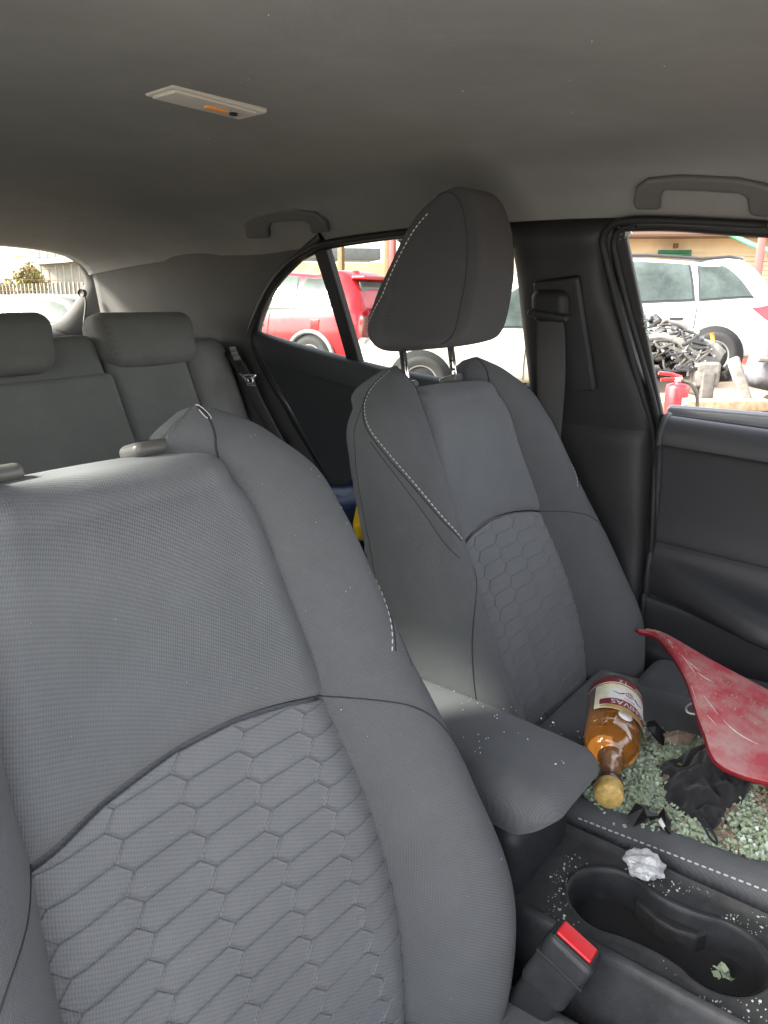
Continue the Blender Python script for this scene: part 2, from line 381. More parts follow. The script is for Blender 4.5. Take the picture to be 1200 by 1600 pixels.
# B pillar trims
def xs(z): return .70-.364*(z-.88)
fe = Fn(.86, .440, .90, .447, .95, .462, 1.0, .478, 1.1, .505, 1.16, .520, 1.195, .517, 1.235, .50)
rows = []
for z in (1.262, 1.235, 1.20, 1.15, 1.08, 1.0, .93, .86):
    y1 = .700 if z < 1.2 else .705+(z-1.2)*.8; y0 = float(fe(z)); x = xs(z)-.004 if z < 1.22 else .572
    if z > 1.23: x = .60
    bulge = .030 if z < 1.15 else (.018 if z < 1.22 else .006)
    rows.append([(x+.02, y1+.004, z), (x-.2*bulge, y1-.006, z), (x-bulge, y1-.035, z), (x-bulge*1.05, (y0+y1)/2, z), (x-bulge, y0+.03, z), (x-.35*bulge, y0+.007, z), (x+.02, y0, z)])
SIDE.append(loft('pillar_trim', rows, M_PLB, CAR, nu=50, nv=50))
rows = []
for z in (.862, .84, .80, .72, .62, .52, .42, .24):
    y1 = .715+(.86-z)*.12; y0 = .438-.02*(1-min(1, max(0, (z-.5)/.3))); x = min(.712, xs(z))-.010+(.012 if z > .855 else 0)
    b = .034+.03*min(1, max(0, (.62-z)/.2))
    rows.append([(x+.025, y1+.004, z), (x-.2*b, y1-.008, z), (x-b, y1-.04, z), (x-b*1.05, (y0+y1)/2, z), (x-b, y0+.035, z), (x-.3*b, y0+.008, z), (x+.02, y0, z)])
SIDE.append(loft('lower_pillar_trim', rows, M_PLA, CAR, nu=50, nv=50))
# height adjuster slot, guide and webbing of the front passenger's belt
sl = rbox('belt_slide_cover', (.603, .592, 1.03), (.016, .088, .21), .006, M_PLA, CAR, rot=rotm(0, -17, 0) @ rotm(-6, 0, 0))
BELT = thing('seat_belt', (.63, .60, .70), 'grey front passenger seat belt hanging from its black guide on the door pillar', 'seat belt')
gd = rbox('belt_guide', (.582, .612, 1.085), (.040, .074, .060), .018, M_BLK, BELT, rot=rotm(0, -12, 0))
rbox('guide_lip', (.566, .610, 1.068), (.02, .078, .012), .005, M_PLA, gd, rot=rotm(8, -12, 0))
sp = [((.604, .638, 1.062), (.606, .588, 1.058)), ((.602, .636, 1.03), (.612, .585, 1.03)), ((.604, .632, .96), (.622, .584, .95)), ((.608, .630, .85), (.632, .590, .84)), ((.615, .632, .74), (.640, .596, .72)), ((.63, .64, .60), (.66, .61, .58)), ((.65, .65, .40), (.68, .61, .40))]
sp = [(np.array(a)-np.array([.026, 0, 0]), np.array(b)-np.array([.026, 0, 0])) for a, b in sp]
loft('webbing', [[a, (np.array(a)+b)/2+np.array([-.004, 0, 0]), b] for a, b in sp], M_WEB, BELT, nu=40, nv=8, solid=.0015)
# handles over the doors
def handle(out, label, N=(1, 0, .75), x=.552, z=1.24):
    P = np.array([onp(u, v, (x, 0, z), N) for u, v in out])
    h = slab('grab_handle', P, M_HNDL, CAR, d=N, thick=.012, bevel=.005); h['label'] = label
    c = P.mean(0)
    for k in (0, 1):
        q = P[P[:, 1].argmax() if k == 0 else P[:, 1].argmin()]
        rbox('handle_mount', q*.82+c*.18+np.array([.014, 0, .010]), (.024, .036, .024), .010, M_HNDL, h, rot=rotm(0, -35, 0))
handle([(1030, 330), (1029, 318), (1031, 304), (1040, 299), (1100, 301), (1155, 305), (1166, 312), (1168, 330), (1172, 339), (1215, 343), (1216, 320), (1200, 292), (1150, 281), (1060, 277), (1010, 282), (992, 295), (988, 318), (992, 329)], 'folding grab handle above the front passenger window')
handle([(420, 373), (419, 358), (424, 350), (450, 347), (472, 347), (482, 352), (486, 366), (514, 364), (508, 350), (492, 334), (460, 327), (425, 329), (395, 337), (380, 352), (384, 374)], 'grab handle above the rear door window')
# roof lamp
lp = [PZ(u, v, 1.3235) for u, v in [(233, 148), (283, 145), (414, 181), (366, 190)]]
lz = 1.3225
lc = sum(lp)/4
LAMP = rbox('roof_lamp', (-.020, .803, 1.3320), (.144, .058, .010), .003, mat('lamp_housing', (.55, .52, .46), .4), CAR, rot=rotm(0, 1, -2))
rbox('lamp_lens', (-.024, .803, 1.3269), (.126, .046, .004), .0024, mat('frosted_lens', (.62, .58, .52), .25), LAMP)
rbox('lamp_bulb', (-.008, .803, 1.3246), (.034, .008, .004), .002, mat('amber_bulb', (.85, .32, .06), .3), LAMP)
tube('lamp_switch', [(.020, .803, 1.3262), (.020, .803, 1.3225)], .0055, M_BLK, LAMP, n=14)

# ------------------------------------------------------------------ rear door (passenger side)
RD = thing('rear_door', (.69, 1.05, .25), 'closed rear passenger door with dark trim and a split window', 'door')
zb = Fn(.60, .903, .694, .909, .9, .921, 1.12, .944, 1.3, .976, 1.468, 1.012)
net = []
for i, (dz, dx) in enumerate([(.004, .012), (.006, -.006), (.000, -.020), (-.02, -.028), (-.05, -.031), (-.058, -.027), (-.14, -.026), (-.22, -.028), (-.28, -.030), (-.30, -.018), (-.40, -.02), (-.66, -.02)]):
    r = []
    for f in np.linspace(0, 1, 9):
        yb = .66+f*(1.462-.66); z = float(zb(yb))+dz*(1+.25*f); yy = .66+f*(1.462-.66-max(0, 1.0-z)*.78)
        r.append((xs(float(zb(yb)))+dx, yy, z))
    net.append(r)
loft('door_trim', net, M_SOFT, RD, nu=110, nv=50)
# glass edge strip, divider bar and panes
win = [(832, 606), (700, 599), (575, 572), (480, 545), (405, 522), (406, 507), (430, 450), (460, 415), (490, 396), (520, 385), (600, 372.5), (660, 367), (740, 368), (805, 385)]
W3 = [S(u, v, -.004) for u, v in win]
tube('belt_weatherstrip', [p+np.array([-.006, 0, .0]) for p in W3[:5]], .0055, M_BLK, RD, n=8, smoothN=40)
tube('window_frame', [p+np.array([-.004, .004, .003]) for p in W3[4:]], .009, M_BLK, RD, n=8, smoothN=60)
bar = [S(489, 392, .006), S(508, 388, .006), S(530, 462, .006), S(564, 578, .006), S(544, 574, .006), S(517, 480, .006)]
slab('divider_bar', bar, M_BLK, RD, d=(1, 0, .364), thick=.022, bevel=.004)
main = [W3[i] for i in (0, 1, 2)]+[S(550, 572, -.004), S(498, 391, -.004)]+[W3[i] for i in (9, 10, 11, 12, 13)]
quart = [S(550, 572, -.004)]+[W3[i] for i in (3, 4, 5, 6, 7, 8)]+[S(498, 391, -.004)]
for P, nm in ((main, 'window_pane'), (quart, 'quarter_pane')):
    mk(nm, P, [tuple(range(len(P)))], M_GLS, RD, smooth=False)
# rubber seal of the door opening
seal = [S(805, 380, .012), S(740, 362, .012), S(660, 361, .012), S(520, 379, .012), S(486, 391, .012), S(454, 412, .012), S(424, 449, .012), S(398, 505, .012), S(396, 530, .012), np.array((.652, 1.425, .90)), np.array((.655, 1.33, .79)), np.array((.658, 1.20, .63)), np.array((.66, 1.02, .40))]
SIDE.append(tube('door_opening_seal', [p+np.array([0, .008, 0]) for p in seal], .0075, M_BLK, CAR, n=8, smoothN=90))
# rear belt: webbing down the pillar with its steel tongue, and the printed care label
RB = thing('rear_seat_belt', (.61, 1.44, .75), 'rear seat belt with a bright steel tongue against the rear pillar', 'seat belt')
sp = [((.612, 1.545, .955), (.622, 1.505, .955)), ((.607, 1.500, .905), (.620, 1.458, .90)), ((.606, 1.46, .85), (.620, 1.42, .84)), ((.608, 1.38, .74), (.622, 1.34, .73)), ((.61, 1.28, .62), (.625, 1.24, .60))]
loft('webbing', [[a, (np.array(a)+b)/2+np.array([-.003, 0, 0]), b] for a, b in sp], M_WEB, RB, nu=24, nv=6, solid=.0015)
rbox('belt_outlet', (.622, 1.525, .945), (.02, .075, .012), .005, M_PLB, RB, rot=rotm(25, 0, 0))
tg = [PX(u, v, .602) for u, v in [(374, 583), (380, 586), (394, 586), (399, 587), (396, 590), (400, 602), (388, 602), (383, 592)]]
tgh = [PX(u, v, .602) for u, v in [(386, 590), (393, 590), (396, 599), (389, 599)]]
tube('belt_tongue', np.vstack([tg[:1], tg[1:]]), .0028, M_CHR, RB, n=6, closed=True)
tube('tongue_loop', tgh, .0028, M_CHR, RB, n=6, closed=True)
lab = [PX(u, v, .612) for u, v in [(358, 542), (367, 541), (376, 562), (366, 564)]]
lb = mk('care_label', lab, [(0, 1, 2, 3)], mat('label_grey', (.22, .22, .21), .7), RB, smooth=False, solid=.001)
V = []; F = []
for k in range(9):                       # pictogram strokes printed on the label
    a, b = divmod(k, 3); q = lab[0]*(1-(b+.5)/3)*(1-(a+.5)/3)+lab[1]*((b+.5)/3)*(1-(a+.5)/3)+lab[2]*((b+.5)/3)*((a+.5)/3)+lab[3]*(1-(b+.5)/3)*((a+.5)/3)
    v, f = tubeVF([q+np.array([-.0016, .003*math.cos(t), .004*math.sin(t)]) for t in np.linspace(0, 5.2, 9)], .0009, 4, len(V)); V += v; F += f
tag(mk('label_print', V, F, M_WHITE, RB), kind='stuff')

# ------------------------------------------------------------------ front passenger door
FD = thing('front_door', (.70, 0, .25), 'front passenger door with a smashed-out window and dark moulded panel', 'door')
yy = np.linspace(.425, -.75, 12)
prof = [(.712, .008), (.700, .009), (.684, .004), (.672, -.014), (.668, -.034), (.667, -.040), (.676, -.052), (.688, -.12), (.692, -.18), (.690, -.226), (.694, -.232), (.690, -.24), (.672, -.250), (.640, -.268), (.622, -.29), (.624, -.312), (.640, -.330), (.655, -.338), (.672, -.345), (.668, -.41), (.655, -.430), (.650, -.46), (.650, -.56), (.668, -.64)]
net = []
for k, (x, dz) in enumerate(prof):
    r = []
    for y in yy:
        f = (.425-y)/1.175; arm = 1+.35*max(0, 1-((y+.05)/.4)**2)
        xx = x-(.018*f if dz < -.02 else 0); zt = .881+(y-.44)*.052
        drop = 0
        if 12 <= k <= 20: drop = -.10*max(0, (.425-y))*1.2
        tp = min(1, (.425-y)/.22); tp = tp*tp*(3-2*tp)
        if 12 <= k <= 17: xx = .688+(xx-.688)*(.12+.88*tp)
        if k in (13, 14, 15): xx -= .020*tp
        r.append((xx, y, zt+dz+drop))
    net.append(r)
dp = loft('door_panel', net, M_SOFT, FD, nu=150, nv=40)
# rounded closing edge of the panel
tube('panel_edge', [r[0] for r in net], .006, M_SOFT, FD, n=8, smoothN=80)
rbox('door_edge', (.725, .434, .60), (.07, .016, .56), .006, M_BLK, FD, rot=rotm(0, 0, 0))
# window frame: rear upright, top rail, run channel
fr = [S(957, 372, .004), S(976, 354, .004), S(978, 372, .004), S(1001, 480, .004), S(1034, 648, .004), S(1040, 690, .004), S(1028, 700, .004), S(1008, 600, .004), S(978, 460, .004)]
slab('window_frame_upright', fr, M_PLB, FD, d=(1, 0, .364), thick=.012, bevel=.003)
tr = [S(976, 352, 0), S(1060, 352, 0), S(1200, 361, 0), np.array([.60, -.05, 1.165]), np.array([.64, -.45, 1.06]), np.array([.70, -.80, .90])]
tube('window_frame_rail', tr, .010, M_BLK, FD, n=8, smoothN=60)
tube('belt_weatherstrip', [(.712, .43, .888), (.712, .1, .872), (.712, -.75, .828)], .0035, M_BLK, FD, n=8, smoothN=20)
# seals round the front opening
sf = [S(1200, 352, .016), S(1050, 345, .016), S(985, 345, .016), S(957, 352, .016), S(943, 372, .016), S(946, 400, .016), S(968, 490, .016), S(1004, 620, .016), S(1022, 690, .016), np.array((.685, .428, .70)), np.array((.69, .42, .50)), np.array((.69, .40, .30))]
tube('front_opening_seal', sf, .0065, M_BLK, CAR, n=8, smoothN=120)
sf2 = [S(u+9, v+2, .010) for u, v in [(985, 350), (962, 356), (950, 374), (953, 400), (975, 490), (1011, 620), (1026, 690)]]
tube('door_frame_seal', sf2, .005, M_BLK, FD, n=8, smoothN=80)
# outer skin of the door so that no light leaks in underneath
rbox('outer_skin', (.775, -.15, .60), (.02, 1.2, .60), .01, mat('door_paint', (.25, .25, .26), .3, .3), FD)

slab('door_rabbet', [S(925, 352, -.02), S(972, 346, -.02), S(980, 420, -.02), S(1022, 640, -.02), S(1030, 720, -.02), S(1005, 720, -.02)], M_BLK, CAR, d=(1, 0, .364), thick=.012, bevel=0)
# crumbs of the broken pane still stuck in the frame
M_SHARD = mat('pane_crumbs', (.78, .86, .82), .15, trans=.35)
def chunk(base, c, s, V, F):
    """one irregular dice of toughened glass: a jittered box"""
    R = Matrix.Rotation(random.uniform(0, 6.28), 3, Vector((random.gauss(0, 1), random.gauss(0, 1), random.gauss(0, 1))).normalized())
    d = [s*random.uniform(.7, 1.25), s*random.uniform(.6, 1.1), s*random.uniform(.45, .8)]
    b = len(V)
    for i in range(8):
        p = Vector(((i & 1)-.5, ((i >> 1) & 1)-.5, (i >> 2)-.5)); p = Vector([p[k]*d[k]*random.uniform(.75, 1.2) for k in range(3)])
        V.append(tuple(np.array(c)+np.array(R @ p)))
    F += [tuple(b+i for i in f) for f in ((0, 2, 3, 1), (4, 5, 7, 6), (0, 1, 5, 4), (2, 6, 7, 3), (0, 4, 6, 2), (1, 3, 7, 5))]
V = []; F = []
for k in range(70):
    u, v = random.uniform(969, 983), random.uniform(356, 384)
    if u > 984-(v-356)*.25+random.uniform(-3, 3): continue
    chunk(0, S(u, v, -.002), .008, V, F)
for k in range(26):
    t = random.random(); chunk(0, S(1001+8*t+random.uniform(-1, 4), 490+34*t, -.002), .008, V, F)
tag(mk('pane_remains', V, F, M_SHARD, FD, smooth=False), kind='stuff')

# repeat the pillars and trims on the driver's side (its front door stands open)
def mirror(o):
    me = o.data.copy()
    co = np.zeros(len(me.vertices)*3, np.float32); me.vertices.foreach_get('co', co); co[0::3] *= -1; me.vertices.foreach_set('co', co)
    me.flip_normals(); me.update()
    c = bpy.data.objects.new(o.name.split('.')[0], me); COL.objects.link(c); c.parent = CAR; c.matrix_parent_inverse = wmat(CAR).inverted()
    for m in o.modifiers:
        if m.type == 'SOLIDIFY':
            s = c.modifiers.new('solid', 'SOLIDIFY'); s.thickness = m.thickness; s.offset = m.offset
for o in SIDE+[o for o in RD.children]: mirror(o)

# ------------------------------------------------------------------ front seats (built once in the backrest's own frame: x across, -y forward, z up the back)
Cf = Fn(-.06, .115, 0, .130, .10, .148, .235, .150, .34, .138, .40, .134, .49, .122, .57, .100, .60, .084, .62, .094, .637, .114)
Wf = Fn(-.06, .225, 0, .252, .07, .270, .20, .266, .29, .252, .36, .240, .45, .232, .51, .228, .56, .222, .59, .200, .61, .178, .625, .150, .637, .122)
NCf = Fn(-.06, .025, 0, .030, .10, .034, .20, .028, .34, .010, .45, .000, .56, -.006, .60, -.028, .637, -.035)
NBf = Fn(-.06, .095, 0, .112, .07, .122, .20, .104, .29, .088, .36, .074, .43, .062, .50, .047, .56, .024, .60, .002, .62, -.014, .637, -.030)
BKf = Fn(-.06, -.085, .3, -.105, .52, -.105, .58, -.098, .62, -.085, .637, -.055)
def ringpts(h):
    c, W, nc, nb, bk = (float(f(h)) for f in (Cf, Wf, NCf, NBf, BKf)); w = W-c
    g = min(1, max(.0, (.637-h)/.05))
    return np.array([(c-.008*g, nc-.035*g), (c+.004*g, nc-.004*g), (c+.30*w, nc+.66*(nb-nc)), (c+.60*w, nb-.002), (c+.86*w, nb-.010*g),
                     (W, nb-.040*g), (W+.002*g, nb*.45+bk*.55), (W-.012*g, bk+.022*g), (W-.045*g*(w/.12), bk), (c+.25*w, bk), (c-.008*g, bk+.03*g)])
def bol(h, t, s=1, lift=0):
    """point of the side bolster: height h, ring parameter t (index units), s = side"""
    R = ringpts(h); p = cr(R, [t], True)[0]; 
    if lift:
        q = cr(R, [t+.05], True)[0]-cr(R, [t-.05], True)[0]; q /= np.linalg.norm(q)+1e-9; p = p+lift*np.array([-q[1], q[0]])*(1)
    return np.array([s*p[0], -p[1], h])
def bolster_mesh(s):
    hs = np.concatenate([np.linspace(-.055, .56, 84), .56+.077*np.sin(np.linspace(0, math.pi/2, 30))[1:]])
    T = np.linspace(0, 11, 88, endpoint=False); G = []
    for h in hs:
        p = cr(ringpts(h), T, True); G.append(np.stack([s*p[:, 0], -p[:, 1], np.full(len(T), h)], 1))
    return np.array(G)
def arch(a): return .358-.020*(a/.138)**2
def pad_n(a, h):
    """forward offset of the middle of the backrest"""
    c = float(Cf(min(h, .6))); s = a/c
    return float(NCf(min(h, .56)))+.010*s*s-.012*max(0, abs(s)-.86)**2*40*.5
def pad_upper():
    G = []
    for s in np.linspace(-1, 1, 61):
        col = []
        for k in np.linspace(0, 1, 60):
            a0 = s*.15; h = arch(a0)+.001+(.566-arch(a0))*k; a = s*(float(Cf(h))+.014); h = arch(a)+.001+(.566-arch(a))*k
            d = (h-arch(a)); n = pad_n(a, h)+.007*(1-math.exp(-d/.010))-.004*math.exp(-d/.004)
            col.append((a, -n, h))
        n0 = -col[-1][1]; a = col[-1][0]; crown = .004*(1-s*s)
        for q in np.linspace(.12, math.pi/2*.86, 10): col.append((a, -(n0-.034*(1-math.cos(q))), .566+(.026+crown)*math.sin(q)))
        n1 = n0-.034
        for (dn, hh) in ((.006, .594), (.022, .598), (.040, .600), (.056, .594), (.064, .575), (.066, .50), (.066, .34)): col.append((a, -(n1-dn), hh+crown*(hh > .58)))
        G.append(col)
    return np.array(G)
def pad_lower():
    G = []
    for s in np.linspace(-1, 1, 41):
        col = []
        for k in np.linspace(0, 1, 50):
            a0 = s*.15; h = -.05+(arch(a0)-.001+.05)*k; a = s*(float(Cf(h))+.014); h = -.05+(arch(a)-.001+.05)*k
            d = arch(a)-h; n = pad_n(a, h)-.007*math.exp(-d/.006)-.0022
            col.append((a, -n, h))
        G.append(col)
    return np.array(G)
def clip(poly, A, B):                    # keep the part of poly on the left of A->B
    out = []; n = len(poly); sd = lambda p: (B[0]-A[0])*(p[1]-A[1])-(B[1]-A[1])*(p[0]-A[0])
    for i in range(n):
        p, q = poly[i], poly[(i+1) % n]; a, b = sd(p), sd(q)
        if a >= 0: out.append(p)
        if a*b < 0: t = a/(a-b); out.append((p[0]+t*(q[0]-p[0]), p[1]+t*(q[1]-p[1])))
    return out
def hex_cells():
    P, R, sx = .0655, .0245, .012; e = (P-sx)/2; cells = []
    for i in range(-4, 5):
        for j in range(-4, 16):
            x = i*P+.012; y = j*R+(R/2 if i % 2 else 0)
            sk = .0
            poly = [(x-e-sx, y), (x-e, y-R/2), (x+e, y-R/2), (x+e+sx, y), (x+e, y+R/2), (x-e, y+R/2)]
            c0, c1 = float(Cf(y-R/2))+.010, float(Cf(y+R/2))+.010
            poly = clip(poly, (c0, y-R/2), (c1, y+R/2))
            if len(poly) > 2: poly = clip(poly, (-c1, y+R/2), (-c0, y-R/2))
            if len(poly) > 2:
                xm = sum(p[0] for p in poly)/len(poly); poly = clip(poly, (xm+.02, arch(xm+.02)-.003), (xm-.02, arch(xm-.02)-.003))
            if len(poly) > 2: poly = clip(poly, (-.3, -.045), (.3, -.045))
            if len(poly) < 3: continue
            A = abs(sum(poly[k][0]*poly[(k+1) % len(poly)][1]-poly[(k+1) % len(poly)][0]*poly[k][1] for k in range(len(poly))))/2
            if A < 1.2e-5: continue
            cells.append(poly)
    return cells
def hex_mesh(poly):
    cx = sum(p[0] for p in poly)/len(poly); cy = sum(p[1] for p in poly)/len(poly)
    # finer outline
    P = []
    for k in range(len(poly)):
        a, b = poly[k], poly[(k+1) % len(poly)]; n = max(1, int(math.dist(a, b)/.009))
        P += [(a[0]+(b[0]-a[0])*t/n, a[1]+(b[1]-a[1])*t/n) for t in range(n)]
    V = []; N = len(P); tx = random.uniform(-.006, .006)
    lev = ((0, -.0004), (.0006, .0011), (.0017, .0001), (.0040, .0003))
    for d, off in lev:
        for (x, y) in P:
            L = math.hypot(x-cx, y-cy); k = max(.25, 1-d/max(L, .003)*1.1); a, h = cx+(x-cx)*k, cy+(y-cy)*k
            # each embossed scale stands proud along its upper edge, so the step there catches the light
            o = off+(.0008*((y-cy)/.0122)-.0004*((x-cx)/.03) if off > 0 else 0)
            V.append((a, -(pad_n(a, h)+o+.0004), h))
    V.append((cx, -(pad_n(cx, cy)+.0016), cy))
    F = []
    for l in range(3):
        for i in range(N): F.append((l*N+i, l*N+(i+1) % N, (l+1)*N+(i+1) % N, (l+1)*N+i))
    F += [(3*N+i, 3*N+(i+1) % N, 4*N) for i in range(N)]
    return V, F
def to_uv(V): return np.array([(v[0], v[2]) for v in V])

def build_backrest(root):
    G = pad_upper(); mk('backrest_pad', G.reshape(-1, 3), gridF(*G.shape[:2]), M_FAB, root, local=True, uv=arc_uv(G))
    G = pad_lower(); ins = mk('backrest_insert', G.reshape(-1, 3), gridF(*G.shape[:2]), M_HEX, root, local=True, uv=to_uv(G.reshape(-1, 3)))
    for poly in hex_cells():
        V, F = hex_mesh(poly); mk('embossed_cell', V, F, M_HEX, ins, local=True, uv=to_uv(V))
    # padded back shell
    rbox('seat_back_shell', (0, .095, .27), (.36, .05, .60), .024, M_PLA, root, local=True)
    for s in (-1, 1):
        G = bolster_mesh(s); F = gridF(G.shape[0], G.shape[1], False, True)
        if s > 0: F = [f[::-1] for f in F]
        N = G.shape[1]; F += [tuple(range(N)), tuple((G.shape[0]-1)*N+j for j in range(N))]
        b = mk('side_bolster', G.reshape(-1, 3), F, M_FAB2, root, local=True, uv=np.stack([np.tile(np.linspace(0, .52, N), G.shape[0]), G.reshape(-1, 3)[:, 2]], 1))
        L = .0004
        def seam(name, pts, r=.0008, n=50):
            q = curve(pts, n); P = [bol(h, t, s, 0) for h, t in q]
            return tube(name, P, r, M_SEAM, b, n=6, local=True)
        # contrast stitching from the shoulder down to the arch
        q = curve([(.630, 5.1), (.60, 5.45), (.55, 5.35), (.50, 5.0), (.45, 4.45), (.40, 3.75), (.362, 2.95)], 90)
        join_dashes('contrast_stitching', [bol(h, t, s, .0) for h, t in q], M_STITCH, b, width=.0008, dash=.0046, gap=.0026, local=True)
        q2 = [(h, t+.16) for h, t in q]; tube('piping_seam', [bol(h, t, s) for h, t in q2], .0009, M_SEAM, b, n=6, local=True)
        seam('arch_seam', [(.338, 1.0), (.325, 1.9), (.305, 2.8), (.27, 3.6), (.21, 4.4), (.13, 4.9), (.04, 5.05), (-.05, 5.0)])
        seam('shoulder_seam', [(.6355, 2.6), (.62, 2.25), (.60, 1.9), (.575, 1.35)], .0012)
        seam('side_seam', [(.53, 5.6), (.48, 5.2), (.43, 4.75), (.37, 4.15), (.34, 3.6)], .0006)
        seam('rear_seam', [(.60, 5.4), (.54, 6.4), (.44, 6.75), (.2, 6.8), (-.04, 6.8)], .0006)
        # headrest guide
        g = rbox('headrest_guide', (s*.0715, .058, .606), (.044, .030, .015), .0070, M_GUIDE, root, local=True, warp=lambda v: v*np.array([1, 1+.2*(v[0] < 0), 1]))
        lathe('guide_hole', [(.0085, .0), (.0075, -.002), (.0, -.002)], M_BLK, g, n=16, M=Matrix.Translation((s*.0715-.004, .058, .6142)), local=True)

def headrest(root):
    prof = np.array([(.100, .862), (.122, .842), (.126, .79), (.114, .735), (.092, .690), (.066, .652), (.036, .642), (-.030, .648), (-.074, .660), (-.090, .684), (-.082, .714), (-.046, .750), (.004, .796), (.046, .836), (.070, .856)])
    c = np.array([.030, .720])
    Y = np.sin(np.linspace(-math.pi/2, math.pi/2, 49)); G = []
    P = curve(prof, 90, True)
    for y in Y:
        k = (1-abs(y)**7)**(1/2.6); q = c+(P-c)*max(k, .003)
        hw = np.interp(q[:, 1], [.63, .68, .75, .80, .86], [.132, .134, .128, .120, .110])
        f = np.clip((q[:, 0]+.05)/.16, 0, 1)
        n = q[:, 0]-.062*max(0, (abs(y)-.42)/.58)**1.25*f; q[:, 1] += .010
        G.append(np.stack([y*hw, -n, q[:, 1]-.030*max(0, (abs(y)-.3)/.7)**1.5*np.clip((q[:, 1]-.75)/.1, 0, 1)], 1))
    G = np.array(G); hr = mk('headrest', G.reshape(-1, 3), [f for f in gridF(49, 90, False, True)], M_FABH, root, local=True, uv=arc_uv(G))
    # seam between the front face and the sides, stitched line on the flank
    def surf(i, t):
        R = G[i]; return cr(R, [t], True)[0]
    for sgn, idx in ((-1, 15), (1, 33)):
        pts = [surf(idx, t % 90) for t in np.linspace(-3, 36, 40)]
        tube('face_seam', pts, .0012, M_SEAM, hr, n=6, local=True)
    from mathutils.bvhtree import BVHTree
    bv = BVHTree.FromPolygons([Vector(v) for v in G.reshape(-1, 3)], gridF(49, 90, False, True))
    # line on the flank, a finger's width in from the rear edge: (forward, up) of the seat frame
    fl_ = curve([(.070, .838), (.050, .822), (.024, .792), (-.002, .762), (-.018, .744), (-.040, .730), (-.062, .718), (-.078, .708)], 70)
    for sgn in (-1, 1):
        P2 = []
        for n_, h_ in fl_:
            hit = bv.ray_cast(Vector((sgn*.3, -n_, h_)), Vector((-sgn, 0, 0)))
            if hit[0]: P2.append(np.array(hit[0]))
        if len(P2) > 4: join_dashes('contrast_stitching', P2, M_STITCH, hr, width=.0010, dash=.0046, gap=.0026, local=True)
    for s in (-1, 1):
        po = tube('headrest_post', [(s*.0715, .056, .56), (s*.0715, .052, .62), (s*.0715, .046, .665)], .0062, M_CHR, root, n=14, local=True)
        if s > 0:
            for z in (.622, .638): rbox('post_notch', (s*.0715-.0045, .048, z), (.005, .006, .004), .0015, M_BLK, po, local=True)
    return hr

def seat_root(name, sx, y0, r, label):
    r = rad(r); return thing(name, (sx, y0-.58*math.sin(r), .95-.58*math.cos(r)), label, 'car seat', 'front bucket seats', rot=(-r, 0, 0))
DS = seat_root('front_seat', -.365, .528, 16.05, 'near front seat with its headrest missing, honeycomb embossed backrest filling the foreground')
build_backrest(DS)
PS = seat_root('front_seat', .365, .6636, 17.6, 'far front seat with raised headrest on chrome posts and broken glass on its cushion')
def copy_part(o, parent):
    c = o.copy(); COL.objects.link(c); c.parent = parent; c.matrix_parent_inverse = o.matrix_parent_inverse
    for ch in list(o.children): copy_part(ch, c)
for o in list(DS.children): copy_part(o, PS)
headrest(PS)

def cushion(root, sx, inn):
    """seat base in world space; inn = +1 if the console lies on +x"""
    y0, y1 = (-.17, .40) if root is PS else (-.20, .36)
    top = lambda x, y: .452+.016*max(0, (.20-y)/.4)
    def pad(nm, xa, xb, z, ya, yb, m, hgt=.14, r=.035, lean=0):
        def w(v):
            v = v.copy(); v[2] += (.018*(-v[1])/.3) if v[2] > 0 else 0; v[0] += lean*max(0, v[2]); return v
        return rbox(nm, ((xa+xb)/2, (ya+yb)/2, z-hgt/2), (xb-xa, yb-ya, hgt), r, m, root, warp=w, seg=5, div=6)
    if root is PS:
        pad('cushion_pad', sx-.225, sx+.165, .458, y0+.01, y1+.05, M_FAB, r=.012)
        bs = ((-1, sx-.270, sx-.218, .470), (1, sx+.125, sx+.262, .470))
    else:
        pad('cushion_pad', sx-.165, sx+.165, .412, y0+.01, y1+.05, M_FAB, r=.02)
        bs = ((-1, sx-.262, sx-.150, .43), (1, sx+.150, sx+.258, .405))
    for s, xa, xb, z in bs:
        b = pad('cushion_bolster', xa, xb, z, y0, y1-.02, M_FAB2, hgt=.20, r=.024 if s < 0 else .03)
        if root is PS:
            P = [(sx-.2655 if s < 0 else sx+.25, y, .4615-.018*(y-.105)/.3) for y in np.linspace(y1-.10, y0+.05, 30)]
            join_dashes('contrast_stitching', P, M_STITCH, b, width=.0012, dash=.0050, gap=.003)
    rbox('seat_base', (sx, (y0+y1)/2+.02, .31), (.40, .50, .12), .03, M_PLA, root)
    return root
cushion(PS, .365, -1); cushion(DS, -.365, 1)

# ------------------------------------------------------------------ rear bench
RBN = thing('rear_bench', (0, 1.4, .25), 'grey cloth rear bench seat with headrests below the hatch window', 'bench seat')
RC = rotm(-24, 0, 0)
def seatback(nm, x0, x1, ztop, y, thick=.13, hgt=.60, r=.045, m=M_FABR, bend=0):
    def w(v):
        v = v.copy(); v[1] += .02*(abs(v[0])/((x1-x0)/2))**2*(-1 if v[1] < 0 else 0); return v
    c = np.array([(x0+x1)/2, y, ztop])+np.array(RC @ Vector((0, 0, -hgt/2)))
    return rbox(nm, c, (x1-x0, thick, hgt), r, m, RBN, rot=RC, seg=5, div=8, warp=w)
ob = seatback('outer_backrest', .275, .50, .992, 1.665, r=.03)
bo = seatback('backrest_bolster', .495, .635, .985, 1.655, thick=.16, r=.05)
seatback('outer_backrest', -.50, -.275, .992, 1.665, r=.03); seatback('backrest_bolster', -.635, -.495, .985, 1.655, thick=.16, r=.05)
seatback('middle_backrest', -.272, .272, .995, 1.675, r=.03)
arm = seatback('folded_armrest', -.262, .262, .915, 1.585, thick=.10, hgt=.50, r=.018)
